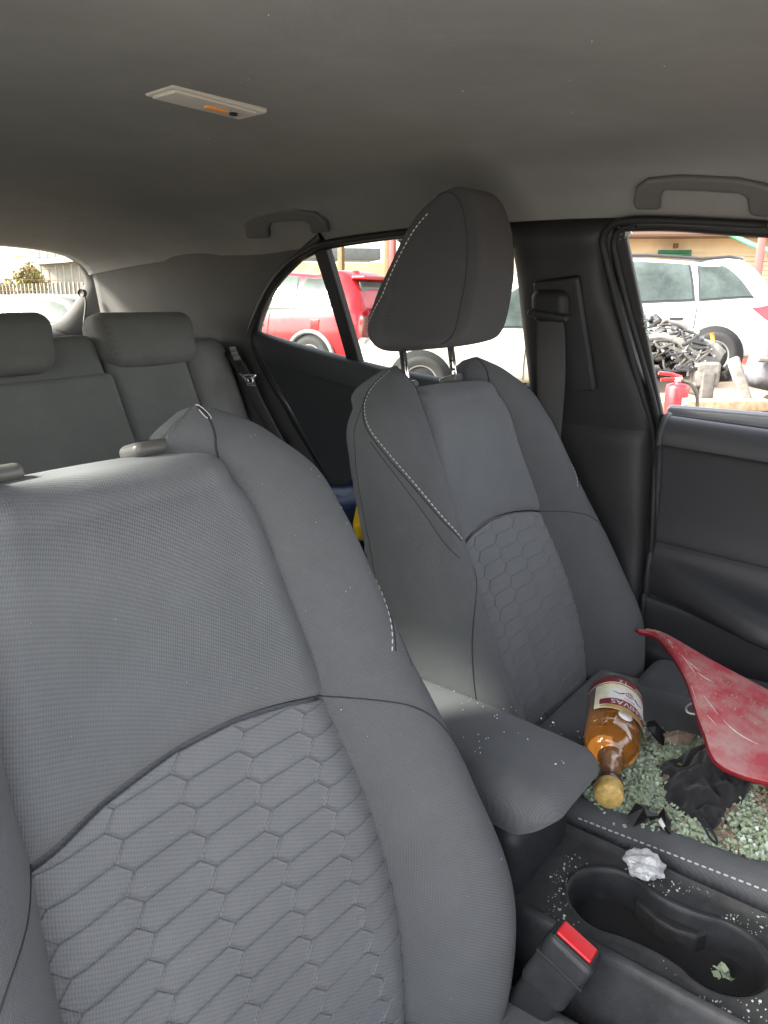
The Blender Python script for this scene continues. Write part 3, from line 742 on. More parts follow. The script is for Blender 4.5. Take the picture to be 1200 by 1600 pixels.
tube('armrest_pull', [(.20, 1.545, .915), (.235, 1.54, .917), (.262, 1.545, .914)], .004, M_GUIDE, arm, n=8, smoothN=10)
rk = rbox('backrest_release', (.585, 1.66, .992), (.070, .035, .016), .007, M_GUIDE, RBN)
def rear_headrest(cx, w, z0, z1, y):
    hm = (z0+z1)/2; hh = z1-z0
    def wp(v):
        v = v.copy(); t = v[2]/hh+.5; v[0] *= .88+.12*t; v[1] += .018*(1-t)*(1 if v[1] > 0 else -.6); return v
    h = rbox('headrest', (cx, y, hm), (w, .095, hh), .038, M_FABR, RBN, rot=rotm(-10, 0, 0), seg=6, div=8, warp=wp)
    for s in (-1, 1): tube('headrest_post', [(cx+s*.06, y+.01, z0-.06), (cx+s*.06, y, z0+.03)], .006, M_CHR, h, n=10)
rear_headrest(.400, .285, .935, 1.066, 1.605); rear_headrest(.0, .335, .938, 1.068, 1.60); rear_headrest(-.400, .285, .935, 1.066, 1.605)
rbox('bench_cushion', (0, 1.20, .40), (1.22, .56, .20), .06, M_FABR, RBN, seg=6, div=8)
rbox('cargo_floor', (0, 1.95, .55), (1.15, .55, .04), .01, M_CARP, CAR)
rbox('bench_support', (0, 1.45, .32), (1.3, .5, .2), .02, M_CARP, CAR)
# a creased corner of embossed cloth low on the outer backrest
for k, (x, z) in enumerate([(.30, .735), (.36, .745), (.42, .755)]):
    tube('embossed_line', [(x, 1.49, z), (x+.02, 1.495, z+.012), (x+.05, 1.50, z+.016)], .0012, M_STITCH if k == 9 else M_FABR, ob, n=5, smoothN=8)

# ------------------------------------------------------------------ centre console
CN = thing('center_console', (0, .2, .25), 'dusty black console between the front seats with cup holders and a cloth armrest', 'console')
NX, Y0, Y1 = 40, -.35, .62
cyl = [(-.006, .100), (-.004, .214)]; CR_ = .047
def hole_d(x, y):
    """signed distance to the rim of the double cup holder (two wells joined by a throat)"""
    d = min(math.hypot(x-c[0], y-c[1])-CR_ for c in cyl)
    if cyl[0][1] < y < cyl[1][1]: d = min(d, abs(x+.005)-(CR_-.010*math.sin(math.pi*(y-cyl[0][1])/(cyl[1][1]-cyl[0][1]))))
    return d
def top_z(x, y):
    z = .446
    rim = abs(x+.003)/.078; z += .010*max(0, (rim-.78)/.22)**1.5 if rim < 1 else 0
    z += .10*max(0, (y-.285)/.30)*0
    return z
CXm, CYm = -.005, .157
XL, XR = -.076, .072
def deck(x, y):
    d = hole_d(x, y); z = .447+.0035*math.exp(-((d-.003)/.004)**2)
    e = min(x-XL, XR-x)                                   # raised shoulders along both edges
    return z+.010*max(0, 1-e/.016)**2
def rim_r(q):
    lo, hi = .01, .16
    for _ in range(40):
        m = (lo+hi)/2
        if hole_d(CXm+m*math.cos(q), CYm+m*math.sin(q)) < 0: lo = m
        else: hi = m
    return lo
NQ = 168; Q = np.linspace(0, 2*math.pi, NQ, endpoint=False); rr_ = [rim_r(q) for q in Q]
rr_ = np.array(rr_); rr_ = (np.roll(rr_, 1)+2*rr_+np.roll(rr_, -1))/4
V = []; yA, yB = .035, .28
for f in np.linspace(0, 1, 12):
    for q, r in zip(Q, rr_):
        c_, s_ = math.cos(q), math.sin(q)
        R_ = min(((XR-CXm)/c_ if c_ > 1e-6 else (XL-CXm)/c_ if c_ < -1e-6 else 9), ((yB-CYm)/s_ if s_ > 1e-6 else (yA-CYm)/s_ if s_ < -1e-6 else 9))
        k = r+(R_-r)*f**1.4; x, y = CXm+k*c_, CYm+k*s_; V.append((x, y, deck(x, y)))
con = mk('console_deck', V, [f[::-1] for f in gridF(12, NQ, False, True)], M_DUST, CN)
W_ = [[(CXm+(r-o)*math.cos(q), CYm+(r-o)*math.sin(q), z) for q, r in zip(Q, rr_)] for o, z in ((-.0002, .4505), (.0018, .4485), (.0028, .444), (.004, .42), (.007, .388), (.011, .384))]
well = mk('cup_well', np.array(W_).reshape(-1, 3), gridF(6, NQ, False, True)+[tuple(5*NQ+j for j in range(NQ))], M_PLC, CN)
slab('well_ledge', [(.040, .118, .432), (.022, .128, .432), (.016, .150, .432), (.018, .172, .432), (.030, .200, .432), (.043, .20, .432)], M_DUST, well, d=(0, 0, -1), thick=.045, bevel=.004)
for y0_, y1_ in ((-.35, yA), (yB, .62)):
    G = np.array([[(x, y, deck(x, y)) for y in np.linspace(y0_, y1_, 12)] for x in np.linspace(XL, XR, 40)])
    mk('console_deck', G.reshape(-1, 3), [f for f in gridF(40, 12)], M_DUST, CN)
for xe, sg in ((XL, -1), (XR, 1)):
    G = np.array([[(xe+sg*dx, y, .457-dz) for y in np.linspace(-.35, .62, 20)] for dx, dz in ((0, 0), (.004, .0015), (.007, .005), (.009, .012), (.016, .06), (.024, .12), (.03, .20))])
    F = gridF(7, 20); mk('console_flank', G.reshape(-1, 3), F if sg > 0 else [f[::-1] for f in F], M_PLC, CN)
# storage box under the armrest and the padded lid
rbox('armrest_box', (.003, .46, .47), (.145, .32, .12), .02, M_PLC, CN)
def wl(v):
    v = v.copy(); t = (v[1]+.165)/.33                     # 0 at the front end
    v[0] *= .97+.03*t; v[2] += -.012*(1-t)**2+(.006*(1-(v[0]/.075)**2) if v[2] > 0 else .012*(1-t)*0)
    v[1] += .03*(1-t)*min(1, max(0, -v[2]/.033))
    return v
rbox('armrest_lid', (.004, .430, .559), (.152, .335, .066), .028, M_FAB2, CN, seg=7, div=10, warp=wl)
# driver's buckle on its stalk
BK = thing('belt_buckle', (-.118, .225, .40), 'black seat belt buckle with a red release button beside the console', 'buckle')
BR = rotm(22, 0, 0)
bc = np.array([-.131, .218, .463])
bb = rbox('buckle_body', bc, (.030, .050, .080), .008, M_PLC, BK, rot=BR, seg=4)
rbox('buckle_collar', bc+np.array(BR @ Vector((0, 0, .012))), (.0320, .0520, .003), .0012, M_BLK, bb, rot=BR)
rbox('buckle_mouth', bc+np.array(BR @ Vector((0, 0, .0385))), (.024, .043, .004), .0018, M_BLK, bb, rot=BR)
rbox('release_button', bc+np.array(BR @ Vector((.001, .001, .0405))), (.0185, .038, .005), .0022, M_RED, bb, rot=BR)
rbox('stalk', bc+np.array(BR @ Vector((0, 0, -.075))), (.022, .044, .08), .008, M_PLA, BK, rot=BR)

# ------------------------------------------------------------------ things lying on the far seat
CZ = .462                                # cushion surface
def cush(x, y): return .459+.018*(.115-y)/.3
# whisky bottle on its side
BO = thing('bottle', (.215, .315, CZ), 'clear whisky bottle with a cream and maroon label lying on the seat', 'bottle')
ax = Vector((-.240, -.086, -.006)).normalized()
ez = Vector((0, 0, 1)); ey = ez.cross(ax).normalized(); ez = ax.cross(ey)
base = Vector((.332, .347, CZ+.042))
BM = Matrix(((ey.x, ez.x, ax.x, base.x), (ey.y, ez.y, ax.y, base.y), (ey.z, ez.z, ax.z, base.z), (0, 0, 0, 1))) @ Matrix.Scale(.95, 4)
bp = [(.0, .004), (.028, .003), (.037, .0), (.041, .003), (.0425, .012), (.0425, .125), (.0418, .138), (.0385, .153), (.031, .167), (.022, .176), (.0178, .183), (.0160, .192), (.0150, .215), (.0150, .228), (.0175, .2285), (.0175, .236), (.0150, .237)]
def glassmat(name, col, ior=1.45):
    m = bpy.data.materials.new(name); m.use_nodes = True; b = m.node_tree.nodes['Principled BSDF']
    b.inputs['Base Color'].default_value = (*col, 1); b.inputs['Roughness'].default_value = .02; b.inputs['IOR'].default_value = ior; b.inputs['Transmission Weight'].default_value = 1
    return m
M_WHISKY = mat('amber_spirit', (1.0, .35, .045), .03, trans=.7, coat=1)
pr = curve(bp, 60); pr[:, 0] = np.maximum(pr[:, 0], 0)
lathe('glass_body', pr[:, :2], thin_glass('bottle_glass', (.93, .93, .90), .10, .0), BO, n=56, M=BM)
lathe('spirit', [(0, .007), (.036, .007), (.0395, .012), (.0402, .10), (.0402, .124), (.0392, .138), (.036, .150), (.029, .1625), (.02, .170), (.0, .171)], M_WHISKY, BO, n=48, M=BM)
lathe('neck_spirit', [(0, .165), (.019, .172), (.0155, .183), (.0138, .192), (.0128, .205), (0, .2055)], mat('pale_spirit', (.75, .36, .16), .06, trans=.5, coat=1), BO, n=32, M=BM)
lathe('cork_cap', [(0, .232), (.0135, .232), (.0150, .234), (.0182, .2375), (.0185, .239), (.0185, .256), (.0175, .2595), (.0, .2598)], mat('cork', (.62, .42, .13), .6, bump=.4, bscale=300, mottle=.3, mscale=120), BO, n=32, M=BM)
lathe('neck_foil', [(.0153, .224), (.0162, .226), (.0162, .233), (.0156, .236)], mat('brown_foil', (.10, .03, .02), .35), BO, n=32, M=BM)
# wrapped label pieces: cylinder patches given by angle (deg from up, + towards the camera side) and axial range
UP = 28
def wrapP(a, z, r=.0431):
    q = rad(90-a-UP); return (BM @ Vector((r*math.cos(q), r*math.sin(q), z)))[:]
def patch(nm, a0, a1, z0, z1, m, r=.0431, n=20, parent=BO, wav=0):
    V = []; 
    for i in range(n+1):
        a = a0+(a1-a0)*i/n; e = wav*math.cos(math.pi*(i/n-.5))
        V += [wrapP(a, z0-e*0, r), wrapP(a, z1+e, r)]
    return mk(nm, V, [(2*i, 2*i+1, 2*i+3, 2*i+2) for i in range(n)], m, parent)
M_CREAM = mat('label_cream', (.80, .74, .58), .55, mottle=.08, mscale=60); M_MAR = mat('label_maroon', (.20, .02, .03), .5); M_GOLD = mat('label_gold', (.62, .40, .12), .35, .4)
lab = patch('front_label', -72, 72, .036, .102, M_CREAM, wav=.010)
patch('label_top_band', -58, 58, .0985, .1015, M_GOLD, .0433, parent=lab, wav=.0095)
patch('label_name_band', -60, 60, .080, .0945, M_MAR, .0433, parent=lab, wav=.006)
patch('label_white_field', -42, 42, .050, .079, mat('label_white', (.82, .81, .78), .5), .04325, parent=lab, wav=.004)
lo = patch('lower_label', -100, 85, .016, .030, M_MAR, .0432)
patch('lower_label_edge', -100, 85, .030, .033, M_CREAM, .0432, parent=lo)
patch('lower_label_side', 85, 130, .016, .033, M_GOLD, .0432, parent=lo)
def wrap_text(txt, a, z, size, m, parent, r=.0436, nm='label_lettering', zscale=1.0):
    """letters laid round the bottle, heads towards the neck"""
    cu = bpy.data.curves.new('t', 'FONT'); cu.body = txt; cu.size = size; cu.align_x = 'CENTER'; cu.align_y = 'CENTER'; cu.resolution_u = 3; cu.extrude = .00005
    t = bpy.data.objects.new('t', cu); COL.objects.link(t); dg = bpy.context.evaluated_depsgraph_get()
    me = bpy.data.meshes.new_from_object(t.evaluated_get(dg)); bpy.data.objects.remove(t)
    bm = bmesh.new(); bm.from_mesh(me); bmesh.ops.triangulate(bm, faces=bm.faces)
    for k in range(2): bmesh.ops.subdivide_edges(bm, edges=[e for e in bm.edges if e.calc_length() > .0025], cuts=1)
    for v in bm.verts: v.co = Vector(wrapP(a-v.co.x/r*57.3, z+v.co.y*zscale+.0045*math.cos(rad((a-v.co.x/r*57.3)*1.4)), r+v.co.z))
    bm.to_mesh(me); bm.free(); me.materials.clear()
    return link(nm, me, m, parent)
wrap_text('CHIVAS', 0, .0855, .0165, M_WHITE, lab)
wrap_text('REGAL', 0, .0700, .0060, M_MAR, lab)
wrap_text('12', -14, .0230, .0145, M_WHITE, lo); wrap_text('YEARS', 26, .0200, .0062, M_WHITE, lo); wrap_text('12', 104, .0245, .0135, M_MAR, lo)
V = []; F = []
for r0, n in ((.0065, 24), (.0035, 5)):     # round emblem between two sprays
    v, f = tubeVF([wrapP(r0*math.cos(q)/.0436*57.3, .0595+r0*math.sin(q), .0434) for q in np.linspace(0, 2*math.pi, n, endpoint=False)], .0006, 5, len(V), True); V += v; F += f
for s in (-1, 1):
    v, f = tubeVF([wrapP(s*(12+k*2.4), .0600+.0035*math.sin(k*.5)+.001*k*.4, .0434) for k in range(10)], [.0012-.0001*k for k in range(10)], 5, len(V)); V += v; F += f
mk('label_emblem', V, F, M_MAR, lab)
lathe('shoulder_seal', [(.0, 0), (.009, 0), (.0105, .0006), (.0105, .0012), (0, .0014)], mat('embossed_seal', (.75, .72, .66), .25), BO, n=24, M=Matrix.Translation(Vector(wrapP(-8, .122, .0425))) @ (Vector(wrapP(-8, .122, .0445))-Vector(wrapP(-8, .122, .0425))).to_track_quat('Z', 'Y').to_matrix().to_4x4())

# broken body panel in red paint
M_PANEL = mat('scuffed_red_paint', (.56, .07, .09), .5, col2=(.60, .34, .31), mscale=16, coat=.15, bump=.4, bscale=140)
nt = M_PANEL.node_tree; cr_ = [n for n in nt.nodes if n.type == 'VALTORGB'][0].color_ramp; cr_.elements[0].position = .42; cr_.elements[1].position = .66; [n for n in nt.nodes if n.type == 'TEX_NOISE'][0].inputs['Detail'].default_value = 12
RP = thing('broken_panel', (.40, .16, .48), 'scuffed red broken body panel leaning over the far seat cushion', 'car panel')
E_ = lambda p, dz=0: np.array(p)+np.array([0, 0, dz])
top_ = [PZ(u, v, z) for u, v, z in ((995, 983, .520), (1017, 985, .530), (1042, 992, .536), (1110, 1031, .532), (1200, 1079, .512), (1330, 1150, .480))]
bot_ = [PZ(u, v, z) for u, v, z in ((998, 987, .519), (1032, 1000, .526), (1072, 1060, .524), (1099, 1142, .516), (1136, 1202, .508), (1300, 1245, .500))]
pn = [[a_*(1-f)+b_*f+np.array([0, 0, .006*math.sin(math.pi*f)*min(1, k/2)]) for k, (a_, b_) in enumerate(zip(top_, bot_))] for f in (0, .15, .4, .65, .88, 1)]
sheet = loft('panel_skin', pn, M_PANEL, RP, nu=60, nv=60, solid=.0014)
fl = [[p for p in pn[-1]], [E_(p, -.002)+np.array([.0005, .0005, 0]) for p in pn[-1]], [E_(p, -.005)+np.array([.002, .001, 0]) for p in pn[-1]]]
loft('folded_flange', fl, mat('dull_red_paint', (.26, .012, .02), .5, mottle=.3, mscale=40), RP, nu=12, nv=50, solid=.002)
fe_ = [[np.array(r[0]) for r in pn], [np.array(r[0])+np.array([.003, .002, -.003]) for r in pn], [np.array(r[0])+np.array([.006, .004, -.006]) for r in pn]]
loft('torn_end_flange', fe_, bpy.data.materials['dull_red_paint'], RP, nu=10, nv=30, solid=.002)
for k in range(9):                       # scratches through the paint
    i, j = random.uniform(.8, 4), random.uniform(1.6, 3.6); dj, di = random.uniform(.25, .7), random.uniform(-.3, .3)
    P = []
    for f in np.linspace(0, 1, 10):
        R_ = np.stack([cr(np.array(pn)[r], [j+dj*f])[0] for r in range(6)]); P.append(cr(R_, [i+di*f])[0]+np.array([0, 0, .0016]))
    tube('scratch', P, [.0002+.0005*math.sin(math.pi*f) for f in np.linspace(0, 1, 10)], M_WHITE, sheet, n=4)
# dried mud smears
V = []; F = []
for k in range(420):
    i, j = random.uniform(.3, 4.6), random.uniform(.6, 4.2)
    if random.random() > (.9 if (1.2 < i < 2.6) else .35): continue
    R_ = np.stack([cr(np.array(pn)[r], [j])[0] for r in range(6)]); p = cr(R_, [i])[0]
    chunk(0, p+np.array([0, 0, .0022]), random.uniform(.0008, .0024), V, F)
tag(mk('mud_specks', V, F, mat('dry_mud', (.42, .33, .24), .95), RP, smooth=False), kind='stuff')

# broken glass over the cushion
M_DICE = mat('green_glass_dice', (.80, .95, .66), .05, trans=.5, spec=.6)
M_DICE2 = mat('frosted_glass_dice', (.72, .82, .70), .2, trans=.25, spec=.6)
M_SOIL = mat('brown_crumbs', (.30, .22, .16), .95, mottle=.3, mscale=90)
area = [PZ(u, v, .462)[:2] for u, v in [(912, 1225), (905, 1180), (930, 1120), (985, 1085), (1010, 1120), (1060, 1150), (1110, 1150), (1200, 1150), (1260, 1180), (1260, 1370), (1200, 1345), (1100, 1322), (1000, 1296), (945, 1280)]]
def inside(p, poly):
    c = False; n = len(poly)
    for i in range(n):
        a, b = poly[i], poly[i-1]
        if (a[1] > p[1]) != (b[1] > p[1]) and p[0] < (b[0]-a[0])*(p[1]-a[1])/(b[1]-a[1])+a[0]: c = not c
    return c
xs_, ys_ = [p[0] for p in area], [p[1] for p in area]
def scatter(n, smin, smax, test=lambda x, y: True, zmax=.012):
    V = []; F = []; k = 0
    while k < n:
        x, y = random.uniform(min(xs_), max(xs_)), random.uniform(min(ys_), max(ys_))
        if not inside((x, y), area) or not test(x, y): k += .02; continue
        d = noise.noise((x*28, y*28, 3))*.5+.5
        if d < .30 and random.random() < .5: k += .05; continue
        s = random.uniform(smin, smax)*(1 if random.random() < .8 else .6)
        chunk(0, (x, y, cush(x, y)+s*.3+random.random()**2*zmax*d), s, V, F); k += 1
    return V, F
soil = lambda x, y: noise.noise((x*14, y*14, 9)) > .0 and y < .17
V, F = scatter(8200, .0028, .0062, lambda x, y: not soil(x, y) or random.random() < .4, .014)
tag(mk('broken_glass', V, F, M_DICE, None, smooth=False), 'pale green dice of broken window glass heaped over the far seat cushion', 'glass', kind='stuff')
V, F = scatter(2200, .0020, .0048, lambda x, y: not soil(x, y), .018)
tag(mk('glass_splinters', V, F, M_DICE2, None, smooth=False), 'milky splinters among the green broken glass on the far seat', 'glass', kind='stuff')
V, F = scatter(1300, .003, .009, lambda x, y: soil(x, y) or random.random() < .07, .010)
tag(mk('soil_crumbs', V, F, M_SOIL, None, smooth=False), 'brown soil crumbs at the front of the glass covered cushion', 'soil', kind='stuff')

# black cloth face mask, crumpled into a cup
M_CLOTH = mat('black_cotton', (.012, .012, .014), .85, bump=.5, bscale=600, sheen=.2)
MK = thing('face_mask', (.25, .20, CZ), 'crumpled black cloth face mask lying on the broken glass', 'face mask')
mo = [PZ(u, v, .470) for u, v in [(1030, 1190), (1052, 1176), (1075, 1165), (1105, 1168), (1140, 1185), (1172, 1212), (1165, 1240), (1140, 1262), (1118, 1290), (1090, 1283), (1060, 1262), (1040, 1235)]]
mo = curve(mo, 96, True)[:, :2]; mc = mo.mean(0); G = []
for k in range(26):
    f = k/25; row = []
    for j in range(96):
        p = mc+(mo[j]-mc)*f; q = 2*math.pi*j/96
        d = p-mc
        z = .028*(1-f**2.2)+.016*math.exp(-((d[0]-.035)**2+(d[1]-.012)**2)/.0009)          # raised lip
        z -= .018*math.exp(-((d[0]-.022)**2+(d[1]-.028)**2)/.0005)                         # hollow behind it
        z += .0045*math.sin(110*(d[0]*.8+d[1]*1.2)+5*noise.noise((p[0]*30, p[1]*30, 1)))*(1-f**6)*min(1, f*3)+.0025*math.sin(210*(d[1]-.6*d[0])+4*noise.noise((p[0]*50, p[1]*50, 8)))*(1-f**8)
        z += .010*noise.noise((p[0]*45, p[1]*45, 5))*(1-f**8)
        row.append((p[0], p[1], cush(*p)+.006+max(z, 0)+(.004*math.sin(q*5) if f > .9 else 0)))
    G.append(row)
G = np.array(G); mask = mk('mask_body', G.reshape(-1, 3), gridF(26, 96, False, True), M_CLOTH, MK, uv=arc_uv(G), solid=.0012)
tube('ear_loop', [PZ(u, v, z) for u, v, z in [(1090, 1275, .480), (1100, 1292, .474), (1110, 1310, .472), (1120, 1318, .471), (1117, 1306, .472), (1107, 1292, .474), (1098, 1278, .48)]], .0016, M_CLOTH, MK, n=6, smoothN=40)
sl_ = tube('elastic_loop', [PZ(u, v, .482) for u, v in [(1096, 1101), (1082, 1099), (1073, 1105), (1075, 1113), (1088, 1116), (1100, 1115)]], .0017, mat('white_elastic', (.75, .73, .66), .8), None, n=8, smoothN=30)
tag(sl_, 'white elastic loop poking out beside the red panel', 'elastic loop')
# black plastic debris among the glass
def debris(pts, z, label, m, lift=.012, nm='plastic_shard', edge=None):
    P = [PZ(u, v, z) for u, v in pts]; c = sum(P)/len(P); n = len(P); V = []
    for k, p in enumerate(P): V.append(p+np.array([0, 0, lift*math.sin(k*1.7)]))
    V.append(c+np.array([0, 0, lift*1.1]))
    F = [(k, (k+1) % n, n) for k in range(n)]
    o = mk(nm, V, F, m, None, smooth=False, solid=.003)
    return tag(o, label, 'debris', 'dark fragments among the glass')
M_SHD = mat('black_plastic_shard', (.010, .010, .011), .35)
debris([(980, 1275), (992, 1265), (1012, 1256), (1020, 1270), (1030, 1280), (1010, 1284), (990, 1284)], .472, 'black folded scrap near the bottle neck among green glass', M_SHD, .010)
debris([(1026, 1276), (1036, 1270), (1048, 1280), (1050, 1296), (1040, 1298), (1034, 1288)], .472, 'small black hooked scrap with a white edge in front of the mask', M_SHD, .008)
debris([(1010, 1128), (1022, 1132), (1040, 1142), (1038, 1158), (1022, 1152), (1011, 1143)], .474, 'black chip of trim on the glass behind the mask', M_SHD, .008)
debris([(1036, 1146), (1060, 1146), (1088, 1146), (1078, 1158), (1058, 1164), (1040, 1158)], .474, 'mud caked brown strip beside the black chip', M_SOIL, .006)
debris([(1028, 1282), (1033, 1279), (1040, 1290), (1036, 1292)], .482, 'white paper sliver lying on the hooked black scrap', M_WHITE, .002, 'paper_sliver')
# crumpled clear wrapper in the gap by the console
me = bpy.data.meshes.new('wrapper'); bm = bmesh.new(); bmesh.ops.create_icosphere(bm, subdivisions=4, radius=1)
wc = Vector(PZ(1007, 1350, .468))
for v in bm.verts:
    d = v.co.normalized(); k = 1+.40*noise.noise(d*1.8)+.22*abs(noise.noise(d*4))+.05*noise.noise(d*9)
    v.co = wc+Vector((d.x*k*.017, d.y*k*.020, d.z*k*.012))
bm.to_mesh(me); bm.free()
wr = link('crumpled_wrapper', me, mat('clear_film', (.85, .86, .87), .2, trans=.4, spec=.7))
tag(wr, 'crumpled clear plastic wrapper wedged between console and far seat', 'wrapper')
HG = (.012, .098)
# glass fallen into the front cup holder, chips on the console and dust flecks on the cloth
V = []; F = []
for k in range(260):
    q, r = random.uniform(0, 6.28), .026*math.sqrt(random.random()); x, y = HG[0]+r*math.cos(q)*.7, HG[1]+r*math.sin(q)
    if hole_d(x, y) > -.008: continue
    chunk(0, (x, y, .388+random.random()*.034*(1-r/.032)), random.uniform(.004, .009), V, F)
tag(mk('cup_holder_glass', V, F, M_DICE, None, smooth=False), 'small heap of green glass dice in the nearer cup holder', 'glass', kind='stuff')
V = []; F = []
for k in range(1500):
    x, y = random.uniform(-.07, .07), random.uniform(-.1, .285)
    if hole_d(x, y) < .004: continue
    if noise.noise((x*25, y*25, 2)) < -.05: continue
    chunk(0, (x, y, deck(x, y)+.0006), random.choice([.0006, .0008, .001, .0013, .0022]) if random.random() < .5 else .0009, V, F)
tag(mk('console_chips', V, F, M_DICE2, None, smooth=False), 'pale chips and dust scattered over the console deck', 'chips', kind='stuff')
V = []; F = []
for k in range(110):
    x, y = random.uniform(-.05, .07), random.uniform(.28, .56)
    if noise.noise((x*18, y*18, 7)) < 0: continue
    chunk(0, (x, y, .5935+.004*(1-(x/.075)**2)), random.uniform(.0006, .0018), V, F)
tag(mk('armrest_flecks', V, F, M_WHITE, None, smooth=False), 'white dust flecks on the armrest lid', 'dust', kind='stuff')
V = []; F = []
for k in range(34):
    x, y = random.gauss(.12, .18), random.gauss(.72, .30)
    if abs(x) < .45 and .1 < y < 1.6: chunk(0, (x, y, float(zc(y))-(float(zc(y))-float(zr(y)))*.06*(x/.4)**2-.0015), random.uniform(.0003, .0010), V, F)
tag(mk('headliner_lint', V, F, M_WHITE, None, smooth=False), 'tiny pale lint specks on the headliner by the roof lamp', 'lint', kind='stuff')
V = []; F = []
for k in range(70):
    s_ = 1; h, t = random.uniform(.0, .6), random.uniform(1.3, 5.0)
    if random.random() < .35: a_ = random.uniform(-.12, .12); h = random.uniform(.02, .55); p = Vector((a_, -pad_n(a_, h)-.006*(h > arch(a_))-.0015, h))
    else: p = Vector(bol(h, t, 1))
    chunk(0, wmat(DS) @ p, random.choice([.0003, .0004, .0005, .0006, .0009]), V, F)
tag(mk('seat_lint', V, F, M_WHITE, None, smooth=False), 'tiny white lint and glass dust on the near seat backrest', 'lint', kind='stuff')
tube('loose_thread', [bol(.6365, 2.0)+np.array((0, 0, .0010)), bol(.6362, 2.5)+np.array((0, -.001, .0014)), bol(.633, 2.7)+np.array((0, -.001, .001)), bol(.627, 2.55)+np.array((0, -.001, 0)), bol(.622, 2.4)+np.array((0, -.0006, 0)), bol(.624, 2.2)+np.array((0, -.0006, 0)), bol(.632, 2.1)+np.array((0, -.0006, .0006))], .00035, M_WHITE, DS, n=5, smoothN=40, local=True)
# bag on the rear footwell, seen through the gap between the seats
BG = thing('shopping_bag', (.50, 1.02, .22), 'navy blue plastic bag with a yellow stripe behind the far front seat', 'bag')
def wb(v):
    v = v.copy(); n = noise.noise(Vector(v)*9)*.03+noise.noise(Vector(v)*24)*.010; L = np.linalg.norm(v); return v*(1+n/L)
rbox('bag_body', (.50, 1.03, .455), (.36, .22, .48), .09, mat('navy_plastic', (.012, .03, .12), .3, mottle=.3, mscale=12), BG, seg=6, div=14, warp=wb)
st = rbox('yellow_stripe', (.455, .940, .672), (.16, .05, .055), .02, mat('yellow_plastic', (.80, .50, .02), .4), BG, rot=rotm(0, -18, 35), seg=4, div=6, warp=lambda v: v*(1+.1*noise.noise(Vector(v)*20)))
V = []; F = []
for k in range(8):
    q = PX(545+random.uniform(-4, 10), 777+random.uniform(-4, 6), .455); 
    v, f = tubeVF([q+np.array([-.004, .008*math.cos(t), .006*math.sin(t)]) for t in np.linspace(0, 5.5, 10)], .0013, 5, len(V)); V += v; F += f
tag(mk('white_print', V, F, M_WHITE, BG), kind='stuff')
rbox('bag_print', (.44, .915, .62), (.10, .03, .03), .012, mat('pink_print', (.45, .25, .25), .5), BG, rot=rotm(0, -18, 35))

